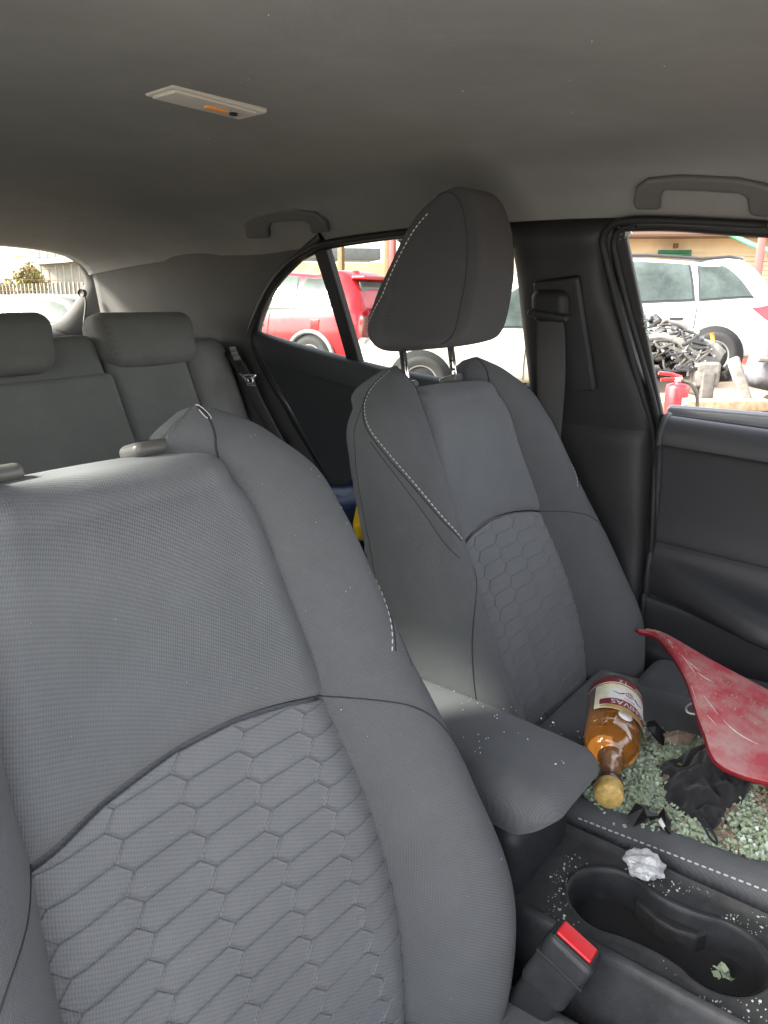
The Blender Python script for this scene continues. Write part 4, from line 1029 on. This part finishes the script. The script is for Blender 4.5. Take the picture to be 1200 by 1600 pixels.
# ------------------------------------------------------------------ yard: parked cars
M_TYRE = mat('tyre_rubber', (.035, .034, .033), .85); M_RIM = mat('steel_rim', (.33, .33, .33), .4, .7); M_ARCH = mat('arch_liner', (.02, .02, .02), .9)
M_CGL = mat('car_window', (.055, .07, .065), .08, spec=.35, mottle=.4, mscale=2.5); M_TRIM = mat('black_trim', (.03, .03, .032), .6); M_TAIL = mat('tail_lens', (.55, .02, .03), .15, coat=1)
M_LAMP = mat('clear_lens', (.7, .7, .7), .1, coat=1)
def car(name, label, loc, head, st, paint, wins, wheels, wr=.33, cat='car', group='cars parked in the yard', extras=None, glass=None):
    """st rows: x, half width, sill z, belt z, roof z, roof half width.  heading: unit vector of the nose"""
    ang = math.atan2(head[1], head[0]); root = thing(name, loc, label, cat, group, rot=(0, 0, ang))
    st = np.array(st, float); X = st[:, 0]
    fs = [Fn(*np.stack([X, st[:, i]], 1).ravel()) for i in range(1, 6)]
    def sec(x):
        w, zs, zb, zr_, rw = (float(f(x)) for f in fs)
        return np.array([(w*.86, zs), (w*.97, zs+.06), (w*1.0, zs+.40*(zb-zs)), (w*.995, zs+.75*(zb-zs)), (w*.955, zb), (w*.955+(rw-w*.955)*.5, zb+.52*(zr_-zb)), (rw, zb+.88*(zr_-zb)), (rw*.86, zr_-.015), (rw*.45, zr_), (0, zr_+.004)])
    def pt(x, t, s=1, off=0):
        S_ = sec(x); p = cr(S_, [t])[0]; q = cr(S_, [min(9, t+.05)])[0]-cr(S_, [max(0, t-.05)])[0]; q /= np.linalg.norm(q)+1e-9
        p = p+off*np.array([q[1], -q[0]]); return np.array([x, s*p[0], p[1]])
    xx = np.linspace(X[0], X[-1], 70); T = np.linspace(0, 9, 40); G = []
    for x in xx:
        r = cr(sec(x), T); half = [(x, a, b) for a, b in r]; G.append(half+[(x, -a, b) for a, b in r[-2::-1]])
    G = np.array(G); N = G.shape[1]
    F = gridF(70, N)+[tuple(range(N))[::-1], tuple(69*N+j for j in range(N))]
    body = mk('body', G.reshape(-1, 3), F, paint, root, local=True)
    def panel(nm, poly, m, s=1, off=.006, n=10, parent=None):
        """polygon of (x, t) corners laid on the skin"""
        P = []
        for k in range(len(poly)):
            a, b = np.array(poly[k]), np.array(poly[(k+1) % len(poly)])
            P += [a+(b-a)*f/n for f in range(n)]
        c = np.mean(P, 0); V = []; L = len(P)
        for f in (1, .66, .33): V += [pt(*(c+(p-c)*f), s, off) for p in P]
        V.append(pt(*c, s, off)); F = []
        for l in range(2): F += [(l*L+i, l*L+(i+1) % L, (l+1)*L+(i+1) % L, (l+1)*L+i) for i in range(L)]
        F += [(2*L+i, 2*L+(i+1) % L, 3*L) for i in range(L)]
        if s < 0: F = [f[::-1] for f in F]
        return mk(nm, V, F, m, parent or root, local=True)
    for s in (1, -1):
        for wpoly in wins:
            fr_ = panel('window_surround', [(c[0]+(c[0]-np.mean([q[0] for q in wpoly]))*.07, c[1]+(c[1]-np.mean([q[1] for q in wpoly]))*.10) for c in wpoly], M_TRIM, s, .004)
            panel('window', wpoly, glass or M_CGL, s, .010)
        for wx in wheels:
            w = float(fs[0](wx)); y = s*(w-.10)
            MW = Matrix.Translation((wx, y, wr)) @ Matrix.Rotation(-s*math.pi/2, 4, 'X')
            arc = [pt(wx+(wr*1.22)*math.cos(q), 0, s)[0:1] for q in (0,)]
            lathe('wheel_arch', [(0, .106), (wr*1.20, .106), (wr*1.22, .09), (wr*1.22, -.1)], M_ARCH, root, n=32, M=MW, local=True)
            ty = lathe('tyre', [(wr*.62, -.09), (wr*.95, -.09), (wr, -.06), (wr, .085), (wr*.95, .118), (wr*.80, .124), (wr*.64, .114)], M_TYRE, root, n=36, M=MW, local=True)
            rim = lathe('rim', [(wr*.66, .112), (wr*.62, .118), (wr*.58, .10), (wr*.50, .085), (wr*.25, .095), (wr*.16, .11), (0, .112)], M_RIM, ty, n=36, M=MW, local=True)
            for k in range(10):
                q = k*2*math.pi/10; lathe('rim_hole', [(0, .0985), (wr*.055, .0985), (wr*.06, .09)], M_ARCH, rim, n=10, M=MW @ Matrix.Translation((wr*.42*math.cos(q), wr*.42*math.sin(q), -.006)), local=True)
    if extras: extras(root, pt, panel, fs, sec)
    return root
RV = np.array([math.cos(YAW), -math.sin(YAW)]); FV = np.array([math.sin(YAW), math.cos(YAW)])    # camera right and away, on the ground
def place(u, depth, off=(0, 0)):
    p = DP(u, 471, depth); return (p[0], p[1], ground_z(p[0], p[1]))
def hd(deg): a = rad(deg); return -RV*math.cos(a)+FV*math.sin(a)     # nose to the picture's left, turned away by deg
def common(doors, handles, rails=False, tail=None, band=None):
    def ex(root, pt, panel, fs, sec):
        for s in (1, -1):
            for x in doors:
                tube('door_gap', [pt(x+.02*math.sin(t), t, s, .002) for t in np.linspace(.9, 4, 16)], .006, M_ARCH, root, n=5, local=True)
            for x in handles:
                p = pt(x, 3.05, s, .02); rbox('door_handle', p, (.19, .035, .03), .012, M_TRIM, root, local=True)
            if rails:
                tube('roof_rail', [pt(x, 7.0, s, .03+.02*(abs(x-(rails[0]+rails[1])/2) < (rails[1]-rails[0])*.42)) for x in np.linspace(*rails, 14)], .022, M_TRIM, root, n=8, local=True)
            if tail: panel('tail_lamp', tail, M_TAIL, s, .012)
            if band: panel('sill_cladding', band, M_TRIM, s, .008)
    return ex
PAINT = lambda n, c, r=.25: mat(n, c, r, coat=.6, mottle=.06, mscale=2)
# red crossover, seen from behind its rear wheel
def ex_red(root, pt, panel, fs, sec):
    common([-.55, .42], [-.35, .65], None, None, [(-2.1, .2), (1.9, .2), (1.9, .9), (-2.1, .9)])(root, pt, panel, fs, sec)
    for s in (1, -1): panel('tail_lamp', [(-2.16, 3.0), (-1.90, 3.15), (-1.78, 3.75), (-2.14, 3.8)], M_TAIL, s, .015)
    # tailgate: window, spoiler, bumper, number plate
    V = [(-2.16, -.56, 1.08), (-2.16, .56, 1.08), (-1.98, .50, 1.50), (-1.98, -.50, 1.50)]
    mk('rear_window', [(x-.03, y, z) for x, y, z in V], [(0, 1, 2, 3)], M_CGL, root, local=True, smooth=False, solid=.02)
    rbox('roof_spoiler', (-2.02, 0, 1.56), (.26, 1.12, .06), .025, bpy.data.materials['red_car_paint'], root, local=True)
    rbox('rear_bumper', (-2.24, 0, .52), (.14, 1.70, .34), .06, mat('scraped_grey_plastic', (.36, .35, .34), .7, mottle=.4, mscale=7), root, local=True)
    lathe('fog_lamp', [(0, .02), (.05, .02), (.06, 0)], M_TAIL, root, n=16, M=Matrix.Translation((-2.32, .62, .55)) @ Matrix.Rotation(-math.pi/2, 4, 'Y'), local=True)
    for s in (1, -1):
        tube('arch_flare', [(-1.35+.44*math.cos(q), s*(.925), .33+.44*math.sin(q)) for q in np.linspace(.0, math.pi, 24)], .035, M_RIM if 0 else mat('grey_flare', (.25, .25, .25), .7) if 'grey_flare' not in bpy.data.materials else bpy.data.materials['grey_flare'], root, n=8, local=True)
        rbox('fuel_flap', pt(-1.45, 3.0, s, .004), (.16, .012, .16), .005, bpy.data.materials['red_car_paint'], root, local=True)
    lathe('roof_beacon', [(0, .08), (.06, .07), (.08, .03), (.08, 0)], M_TAIL, root, n=16, M=Matrix.Translation((-1.75, .2, 1.60)), local=True)
SUVST = [(-2.22, .80, .42, .98, 1.02, .60), (-2.12, .86, .36, 1.06, 1.28, .62), (-1.9, .90, .33, 1.06, 1.56, .60), (-1.2, .915, .30, 1.05, 1.63, .62), (0, .92, .28, 1.02, 1.67, .63), (.55, .92, .28, 1.0, 1.60, .62), (1.15, .915, .28, .99, 1.10, .68), (1.6, .90, .28, .97, 1.02, .66), (2.05, .84, .32, .84, .90, .55), (2.25, .74, .40, .62, .70, .45)]
SW = [[(-1.82, 4.35), (-1.12, 4.25), (-1.12, 5.95), (-1.45, 5.8)], [(-1.02, 4.25), (-.08, 4.2), (-.08, 6.1), (-.98, 6.0)], [(.02, 4.2), (.98, 4.3), (.55, 5.6), (.02, 6.1)]]
red = PAINT('red_car_paint', (.36, .008, .014)); 
rp = np.array(place(482, 11.2)); hdv = hd(30); rp[:2] += .92*(RV*math.sin(rad(30))+FV*math.cos(rad(30)))
car('parked_crossover', 'red crossover seen through the rear door window, tail to the right', (rp[0]+1.35*hdv[0], rp[1]+1.35*hdv[1], -.12), hdv, SUVST, red, SW, (-1.35, 1.35), .35, extras=ex_red)
# white off-roader beyond the smashed front window
def ex_white(root, pt, panel, fs, sec):
    common([-1.06, -.03], [-.80, .25], (-1.75, .7), None, [(-2.1, .1), (1.9, .1), (1.9, .8), (-2.1, .8)])(root, pt, panel, fs, sec)
    for s in (1, -1): panel('tail_lamp', [(-2.17, 2.6), (-1.99, 2.9), (-1.80, 3.75), (-2.15, 3.8)], M_TAIL, s, .015)
    rbox('rear_bumper', (-2.20, 0, .50), (.16, 1.66, .26), .07, bpy.data.materials['white_car_paint'], root, local=True)
wh = PAINT('white_car_paint', (.55, .55, .53)); hdv = hd(4); wp_ = np.array(place(1180, 10.9))
car('parked_suv', 'white off-roader with roof rails seen through the smashed front window', (wp_[0]+2.2*hdv[0], wp_[1]+2.2*hdv[1], 0), hdv, SUVST, wh, SW, (-1.35, 1.35), .35, extras=ex_white)
# cream pickup between them
def ex_cream(root, pt, panel, fs, sec):
    common([.15, -.85], [-.10, -1.1], None, None, None)(root, pt, panel, fs, sec)
CRST = [(-1.35, .80, .45, .95, .99, .70), (-1.22, .85, .40, .97, 1.3, .66), (-1.0, .86, .36, .97, 1.62, .62), (-.4, .865, .34, .96, 1.66, .62), (.35, .865, .34, .96, 1.55, .60), (1.0, .86, .34, .95, 1.04, .66), (1.6, .85, .36, .93, .98, .64), (2.1, .80, .40, .82, .88, .55), (2.3, .72, .45, .62, .7, .4)]
cw = [[(-.78, 4.3), (.10, 4.25), (.10, 6.0), (-.75, 6.0)], [(.2, 4.25), (.85, 4.35), (.42, 5.6), (.2, 5.9)], [(-1.1, 4.35), (-.9, 4.3), (-.9, 6.0), (-1.0, 5.9)]]
cpnt = PAINT('cream_car_paint', (.66, .62, .53)); hdv = hd(6); cp = np.array(place(664, 9.9))
car('parked_estate', 'cream estate car with steel wheels behind the far headrest', (cp[0]-1.45*hdv[0], cp[1]-1.45*hdv[1], -.24), hdv, CRST, cpnt, cw, (-.95, 1.45), .34, extras=ex_cream)
# cars behind the hatch window
hdv = RV*.85+FV*.5; hdv /= np.linalg.norm(hdv)
SED = [(-2.2, .74, .42, .86, .90, .6), (-1.9, .82, .34, .92, 1.02, .6), (-1.2, .86, .30, .92, 1.36, .58), (-.2, .87, .28, .91, 1.44, .6), (.5, .87, .28, .90, 1.36, .58), (1.15, .86, .28, .89, .97, .64), (1.7, .84, .30, .84, .90, .6), (2.1, .78, .36, .70, .76, .5), (2.25, .70, .42, .58, .64, .4)]
sw_ = [[(-1.35, 4.35), (-.42, 4.25), (-.42, 5.9), (-1.0, 5.8)], [(-.32, 4.25), (.80, 4.3), (.42, 5.5), (-.30, 6.0)]]
def ex_front(root, pt, panel, fs, sec):
    common([-.37, .75], [-.65, .3])(root, pt, panel, fs, sec)
    rbox('windscreen', (.86, 0, 1.16), (.62, 1.24, .02), .008, M_CGL, root, rot=rotm(0, 34, 0), local=True)
    for s in (1, -1):
        rbox('headlamp', (2.02, s*.58, .68), (.22, .34, .14), .05, M_LAMP, root, local=True)
        rbox('door_mirror', (.85, s*.98, .98), (.14, .18, .13), .04, M_TRIM, root, local=True)
for (u, dpt, dg, lab_, c) in ((104, 13.2, 196, 'pale silver saloon nearest the edge of the hatch window', (.075, .075, .072)), (58, 16.0, 200, 'dusty beige saloon parked behind the silver one', (.06, .055, .045)), (12, 14.2, 190, 'off-white saloon at the left edge of the hatch window', (.10, .10, .095))):
    p = place(u, dpt)
    def ex2(root, pt, panel, fs, sec, dg=dg):
        ex_front(root, pt, panel, fs, sec)
        for s in (1, -1): panel('tail_lamp', [(-2.14, 2.6), (-1.88, 2.9), (-1.84, 3.7), (-2.12, 3.7)], M_TAIL, s, .015)
    car('parked_car', lab_, (p[0], p[1], -.22), hd(dg), SED, PAINT('paint_%d' % dpt, c, .5), sw_, (-1.3, 1.35), .31, extras=ex2)

# ------------------------------------------------------------------ wreck: stripped front end of a car
WK = thing('wrecked_front_end', (*place(1085, 6.8)[:2], 0), 'stripped front end of a wrecked car, bare arch and engine parts', 'car wreck')
M_SILV = mat('bare_silver_metal', (.13, .125, .115), .45, .4, mottle=.35, mscale=9); M_GRIME = mat('grimy_engine_metal', (.035, .032, .028), .7, .2, mottle=.6, mscale=14); M_DIRTYW = mat('dirty_white_plastic', (.20, .19, .17), .6, mottle=.4, mscale=10)
def wk(u, v, d): return DP(u, v, d)
arch_c = wk(1018, 622, 6.7)
def rv3(a, b, c=0): return np.array([RV[0]*a+FV[0]*c, RV[1]*a+FV[1]*c, b])
pts = [arch_c+rv3(.425*math.cos(q), .51*math.sin(q)) for q in np.linspace(.05, math.pi*.98, 30)]
inner = [arch_c+rv3(.40*math.cos(q), .48*math.sin(q), .02) for q in np.linspace(.05, math.pi*.98, 30)]
outer = [arch_c+rv3(.455*math.cos(q), .545*math.sin(q), -.02) for q in np.linspace(.05, math.pi*.98, 30)]
loft('inner_wing', [[p+rv3(0, 0, .35) for p in inner], inner, pts, outer, [arch_c+rv3(.62*math.cos(q), max(.40+.17*math.sin(q), .545*math.sin(q)+.03), .02) for q in np.linspace(.05, math.pi*.98, 30)]], M_DIRTYW, WK, nu=24, nv=50, solid=.01)
loft('arch_liner', [[p+rv3(0, 0, .06) for p in inner], [p+rv3(0, 0, .5) for p in inner]], M_GRIME, WK, nu=8, nv=40, solid=.01)
rbox('liner_back', arch_c+rv3(0, .2, .52), (.9, .9, .04), .02, M_GRIME, WK, rot=rotm(0, 0, -math.degrees(YAW)))
rbox('wing_rail', wk(1045, 528, 6.75), (.95, .12, .07), .02, M_SILV, WK, rot=rotm(0, 0, -math.degrees(YAW)) @ rotm(0, 8, 0))
tube('bonnet_edge', [wk(1000, 512, 6.9), wk(1030, 505, 7.0), wk(1060, 508, 7.1), wk(1090, 522, 7.1)], .03, M_DIRTYW, WK, n=8, smoothN=14)
rnd = random.Random(5)
for k in range(90):
    u = rnd.uniform(1010, 1128); v = rnd.uniform(max(498, 490+(u-1010)*.45), 560+(u-1010)*.35); d = rnd.uniform(6.62, 7.1)
    s_ = [rnd.uniform(.03, .10), rnd.uniform(.03, .13), rnd.uniform(.02, .07)]
    rbox(rnd.choice(['engine_part', 'hose_clamp', 'bracket', 'battery_box']), wk(u, v, d), s_, .02, rnd.choice([M_GRIME, M_GRIME, M_TRIM, M_SILV, M_TRIM, M_TRIM]), WK, rot=rotm(rnd.uniform(-50, 50), rnd.uniform(-50, 50), rnd.uniform(0, 180)), seg=2)
for k in range(34):
    u = rnd.uniform(1010, 1120); v = rnd.uniform(500+(u-1010)*.3, 560+(u-1010)*.3)
    P = [wk(u+rnd.uniform(-22, 22), v+rnd.uniform(-14, 14), 6.55) for _ in range(4)]
    tube('engine_hose', P, rnd.uniform(.007, .018), rnd.choice([M_TRIM, M_GRIME, M_SILV]), WK, n=6, smoothN=16)
rbox('headlamp_carrier', wk(1102, 585, 6.6), (.24, .1, .22), .03, M_DIRTYW, WK, rot=rotm(0, 0, -52), seg=2)
rbox('wing_stay', wk(1104, 608, 6.6), (.12, .06, .3), .02, M_SILV, WK, rot=rotm(0, 0, -52), seg=2)
rbox('radiator_panel', wk(1158, 602, 6.55), (.10, .07, .52), .02, M_DIRTYW, WK, rot=rotm(0, 0, -52) @ rotm(0, -24, 0), seg=2)
tube('orange_cable', [wk(1112, 520, 6.6), wk(1114, 530, 6.6), wk(1113, 540, 6.6)], .018, mat('orange_sleeve', (.75, .28, .03), .5), WK, n=6)
rbox('wood_block', wk(1105, 633, 6.5), (1.1, .18, .10), .015, mat('weathered_wood', (.34, .24, .15), .9, mottle=.4, mscale=12), None, rot=rotm(0, 0, -math.degrees(YAW)+4))
tag(bpy.data.objects['wood_block'], 'weathered timber beam under the wrecked front end', 'timber')
for k, (u, v, d, L, a) in enumerate([(1130, 648, 5.8, .9, 3), (1165, 655, 5.6, 1.0, -4), (1120, 658, 5.4, .8, 8), (1185, 664, 5.3, .9, 2)]):
    p = wk(u, v, d); b = rbox('scrap_board', (p[0], p[1], .05+.012*k), (L, .16, .035), .008, bpy.data.materials['weathered_wood'] if k % 2 else M_SILV, None, rot=rotm(3, 0, -math.degrees(YAW)+a))
    tag(b, ['grey scrap board nearest the wreck', 'bare scrap board at the right of the window', 'short brown scrap board by the extinguisher', 'lowest scrap board above the door sill'][k], 'board', 'scrap boards on the ground')
# fire extinguisher
FE = thing('fire_extinguisher', (*DP(1057, 620, 5.5)[:2], 0), 'red fire extinguisher standing on the ground by the wreck', 'extinguisher')
fx, fy = FE.location.x, FE.location.y; M_FE = mat('extinguisher_red', (.58, .015, .02), .3, coat=.5)
fb = lathe('cylinder', [(0, .02), (.075, .02), (.082, .03), (.082, .475), (.076, .497), (.05, .508), (.025, .512), (.024, .525), (0, .525)], M_FE, FE, n=28, M=Matrix.Translation((fx, fy, 0)))
rbox('valve_head', (fx, fy, .535), (.05, .05, .04), .012, M_CHR, FE)
hv = lambda a, z, c=0: np.array([fx, fy, z])+rv3(a, 0, c)
tube('carry_handle', [hv(.02, .55), hv(-.06, .575), hv(-.15, .585)], .014, M_FE, FE, n=8); tube('squeeze_lever', [hv(.02, .535), hv(-.06, .54), hv(-.13, .535)], .012, M_FE, FE, n=8)
tube('hose', [hv(.02, .53), hv(.10, .50), hv(.155, .40), hv(.165, .25), hv(.16, .12)], .013, M_SILV, FE, n=8, smoothN=20)
mk('instruction_sticker', [hv(x, z, -math.sqrt(max(0, .0835**2-x*x))) for z in (.355, .41) for x in (.01, .03, .05, .072)], [(0, 1, 5, 4), (1, 2, 6, 5), (2, 3, 7, 6)], M_WHITE, FE)
mk('round_sticker', [hv(-.045, .19, -.0715)]+[hv(-.045+.022*math.cos(q), .19+.022*math.sin(q), -.0725+.012*math.cos(q)) for q in np.linspace(0, 6.28, 14)], [(0, i, i+1) for i in range(1, 14)], M_WHITE, FE)
# dark detached bumper at the right edge
BU = thing('loose_bumper', place(1215, 7.2), 'dark grey loose bumper end at the right edge of the front window', 'bumper')
rbox('bumper_skin', DP(1212, 578, 7.2), (.55, .3, .42), .12, mat('scuffed_grey_plastic', (.12, .12, .125), .5, mottle=.4, mscale=8), BU, rot=rotm(0, 12, -52), seg=5)
rbox('bumper_slot', DP(1196, 562, 7.0), (.16, .04, .05), .015, M_DIRTYW, BU, rot=rotm(0, 0, -52), seg=2)
rbox('bumper_prop', (DP(1215, 620, 7.2)[0], DP(1215, 620, 7.2)[1], .1), (.3, .2, .24), .03, M_GRIME, BU)

# ------------------------------------------------------------------ buildings, posts, fence, tree
M_WALL = mat('cream_wall', (.72, .60, .40), .9, mottle=.12, mscale=.7); M_EAVE = mat('brown_eaves', (.16, .10, .075), .8); M_GREEN = mat('green_paint', (.04, .18, .09), .5); M_POST = mat('red_post_paint', (.42, .05, .045), .5); M_BROWN = mat('brown_post_paint', (.20, .11, .05), .7)
def box_at(nm, u, v, d, size, m, parent, yaw=0, r=.01, **k):
    return rbox(nm, DP(u, v, d), size, r, m, parent, rot=rotm(0, 0, -math.degrees(YAW)+yaw), seg=1, **k)
BL = thing('cream_building', (*DP(1090, 471, 17)[:2], 0), 'cream walled workshop with brown eaves and a green vent beyond the front window', 'building')
wl_ = box_at('wall', 1090, 430, 17, (9, .3, 4.2), M_WALL, BL, -4); 
box_at('eaves', 1090, 362, 16.2, (9, 1.2, .22), M_EAVE, BL, -4); box_at('fascia', 1090, 347, 15.7, (9, .12, .55), mat('roof_sheet', (.30, .22, .18), .7), BL, -4)
vt = box_at('vent', 1054, 396.5, 16.6, (.72, .1, .16), M_GREEN, BL, -4)
for k in range(4): box_at('vent_slat', 1054, 392.5+2.7*k, 16.5, (.68, .05, .02), M_GREEN, vt, -4, r=.004)
box_at('wall_lamp', 1056, 384, 16.6, (.1, .1, .1), M_BROWN, BL, -4)
for k in range(9): box_at('wall_board', 1090, 384+k*7.2, 16.75, (8.8, .03, .095), M_WALL, wl_, -4, r=.006)
tube('gutter', [DP(1140, 366, 14.5), DP(1175, 382, 14), DP(1230, 402, 13.2)], .05, M_GREEN, BL, n=8)
def post(nm, u, vb, vt_, d, w, m, label, grp='posts beyond the windows'):
    b = DP(u, vb, d); t = DP(u, vt_, d); zg = ground_z(b[0], b[1]); root = thing(nm, (b[0], b[1], zg), label, 'post', grp)
    rbox('shaft', (b[0], b[1], (zg+t[2]+.6)/2), (w, w, t[2]+.6-zg), .01, m, root, rot=rotm(0, 0, 10), seg=1)
    rbox('foot_plate', (b[0], b[1], zg+.01), (w*2, w*2, .02), .004, m, root, seg=1)
post('red_post', 1178, 471, 355, 13, .13, M_POST, 'red steel post in front of the cream building')
post('red_post', 613, 471, 370, 17, .14, M_POST, 'dark red post just left of the far headrest')
post('timber_post', 605, 471, 370, 18, .12, M_BROWN, 'thin brown post beside the dark red one')
post('timber_post', 534, 471, 380, 18, .13, M_BROWN, 'brown post above the roof of the red crossover')
OF = thing('white_office', (*DP(600, 471, 24)[:2], -.22), 'long white building behind the red crossover', 'building')
box_at('wall', 640, 440, 24, (12, .3, 5.5), mat('white_render', (.80, .79, .74), .9, mottle=.06), OF, 0); 
box_at('sign_board', 582, 421, 20, (1.9, .08, .34), mat('dark_board', (.05, .06, .06), .6), OF, 2)
V = []; F = []
for k in range(9): 
    v, f = tubeVF([DP(566+k*4.2, 418.5, 19.9), DP(567.5+k*4.2, 421.5, 19.9)], .035, 4, len(V)); V += v; F += f
tag(mk('sign_marks', V, F, M_WHITE, OF), kind='stuff')
box_at('yard_wall', 590, 452, 19, (6, .2, 1.3), mat('tan_fence', (.50, .38, .2), .9, mottle=.3, mscale=3), OF, 0)
box_at('shade_roof', 500, 398, 21, (3.2, 1.5, .30), mat('grey_roof_sheet', (.25, .26, .26), .7), OF, 14)
tube('roof_brace', [DP(622, 372, 16), DP(650, 398, 16.5)], .05, M_GRIME, OF, n=6)
# picket fence behind the hatch, with rails
FN = thing('picket_fence', (*DP(60, 471, 21)[:2], -.22), 'dark iron picket fence behind the cars in the hatch window', 'fence')
pm = None
dirf = np.array(DP(150, 471, 19))-np.array(DP(-60, 471, 23)); dirf[2] = 0; Lf = np.linalg.norm(dirf); dirf /= Lf; f0 = DP(-60, 471, 23)
M_IRON = mat('weathered_iron', (.16, .14, .12), .7)
for k in range(46):
    p = f0+dirf*(k*.20)
    if pm is None:
        pm = rbox('picket', (0, 0, 0), (.05, .05, 1.75), .012, M_IRON, FN, seg=1); pm.matrix_parent_inverse = Matrix.Identity(4); o = pm
    else:
        o = pm.copy(); COL.objects.link(o)
    o.matrix_parent_inverse = wmat(FN).inverted(); o.location = (p[0], p[1], .70)
for z in (.35, 1.25): tube('rail', [np.array([*f0[:2], z]), np.array([*(f0+dirf*9.2)[:2], z])], .03, M_IRON, FN, n=6)
BN = thing('grey_shed', (*DP(150, 471, 27)[:2], -.22), 'grey gabled shed beyond the picket fence', 'building')
box_at('wall', 118, 440, 27, (4.4, 3, 3.4), mat('grey_sheeting', (.42, .41, .36), .8, mottle=.2, mscale=1.5), BN, 6)
for k in range(8): box_at('wall_rib', 66+k*12, 440, 25.4, (.05, .05, 3.3), mat('shed_rib', (.30, .30, .27), .8) if k == 0 else bpy.data.materials['shed_rib'], BN, 6, r=.004)
slab('roof', [DP(55, 408, 25), DP(100, 400, 25), DP(175, 392, 25), DP(175, 402, 25), DP(100, 410, 25), DP(55, 413, 25)], mat('shed_roof', (.35, .34, .31), .7), BN, d=(*FV, 0), thick=3.2, bevel=0)
def tree(u, d, h, rad_, label):
    p = DP(u, 471, d); root = thing('tree', (p[0], p[1], -.22), label, 'tree')
    tube('trunk', [(p[0], p[1], -.22), (p[0]+.05, p[1], h*.35), (p[0]-.03, p[1]+.05, h*.6)], [.12]*6+[.07]*6, mat('bark', (.16, .11, .07), .9) if 'bark' not in bpy.data.materials else bpy.data.materials['bark'], root, n=8, smoothN=12)
    V = []; F = []
    for k in range(2600):
        a, b = random.uniform(0, 6.28), math.acos(random.uniform(-1, 1)); r = random.random()**.4
        q = Vector((math.sin(b)*math.cos(a), math.sin(b)*math.sin(a), math.cos(b)))
        w = 1+.55*noise.noise(q*2.2+Vector((u, 0, 0)))
        c = Vector((p[0], p[1], h*.62))+Vector((q.x*rad_, q.y*rad_, q.z*h*.36))*r*w
        if noise.noise(c*1.9) < -.12: continue
        n_ = Vector((random.gauss(0, 1), random.gauss(0, 1), random.gauss(0, 1))).normalized(); t_ = n_.orthogonal().normalized()*.07; s_ = n_.cross(t_)*.55
        i = len(V); V += [c-t_, c+s_, c+t_, c-s_]; F.append((i, i+1, i+2, i+3))
    mk('crown', V, F, mat('dry_leaves', (.22, .19, .05), .8, mottle=.4, mscale=3) if 'dry_leaves' not in bpy.data.materials else bpy.data.materials['dry_leaves'], root, smooth=False)
tree(50, 23.5, 2.25, .55, 'yellowing tree right of centre in the hatch window'); tree(14, 24, 1.8, .7, 'lower yellowing tree at the left edge of the hatch window')
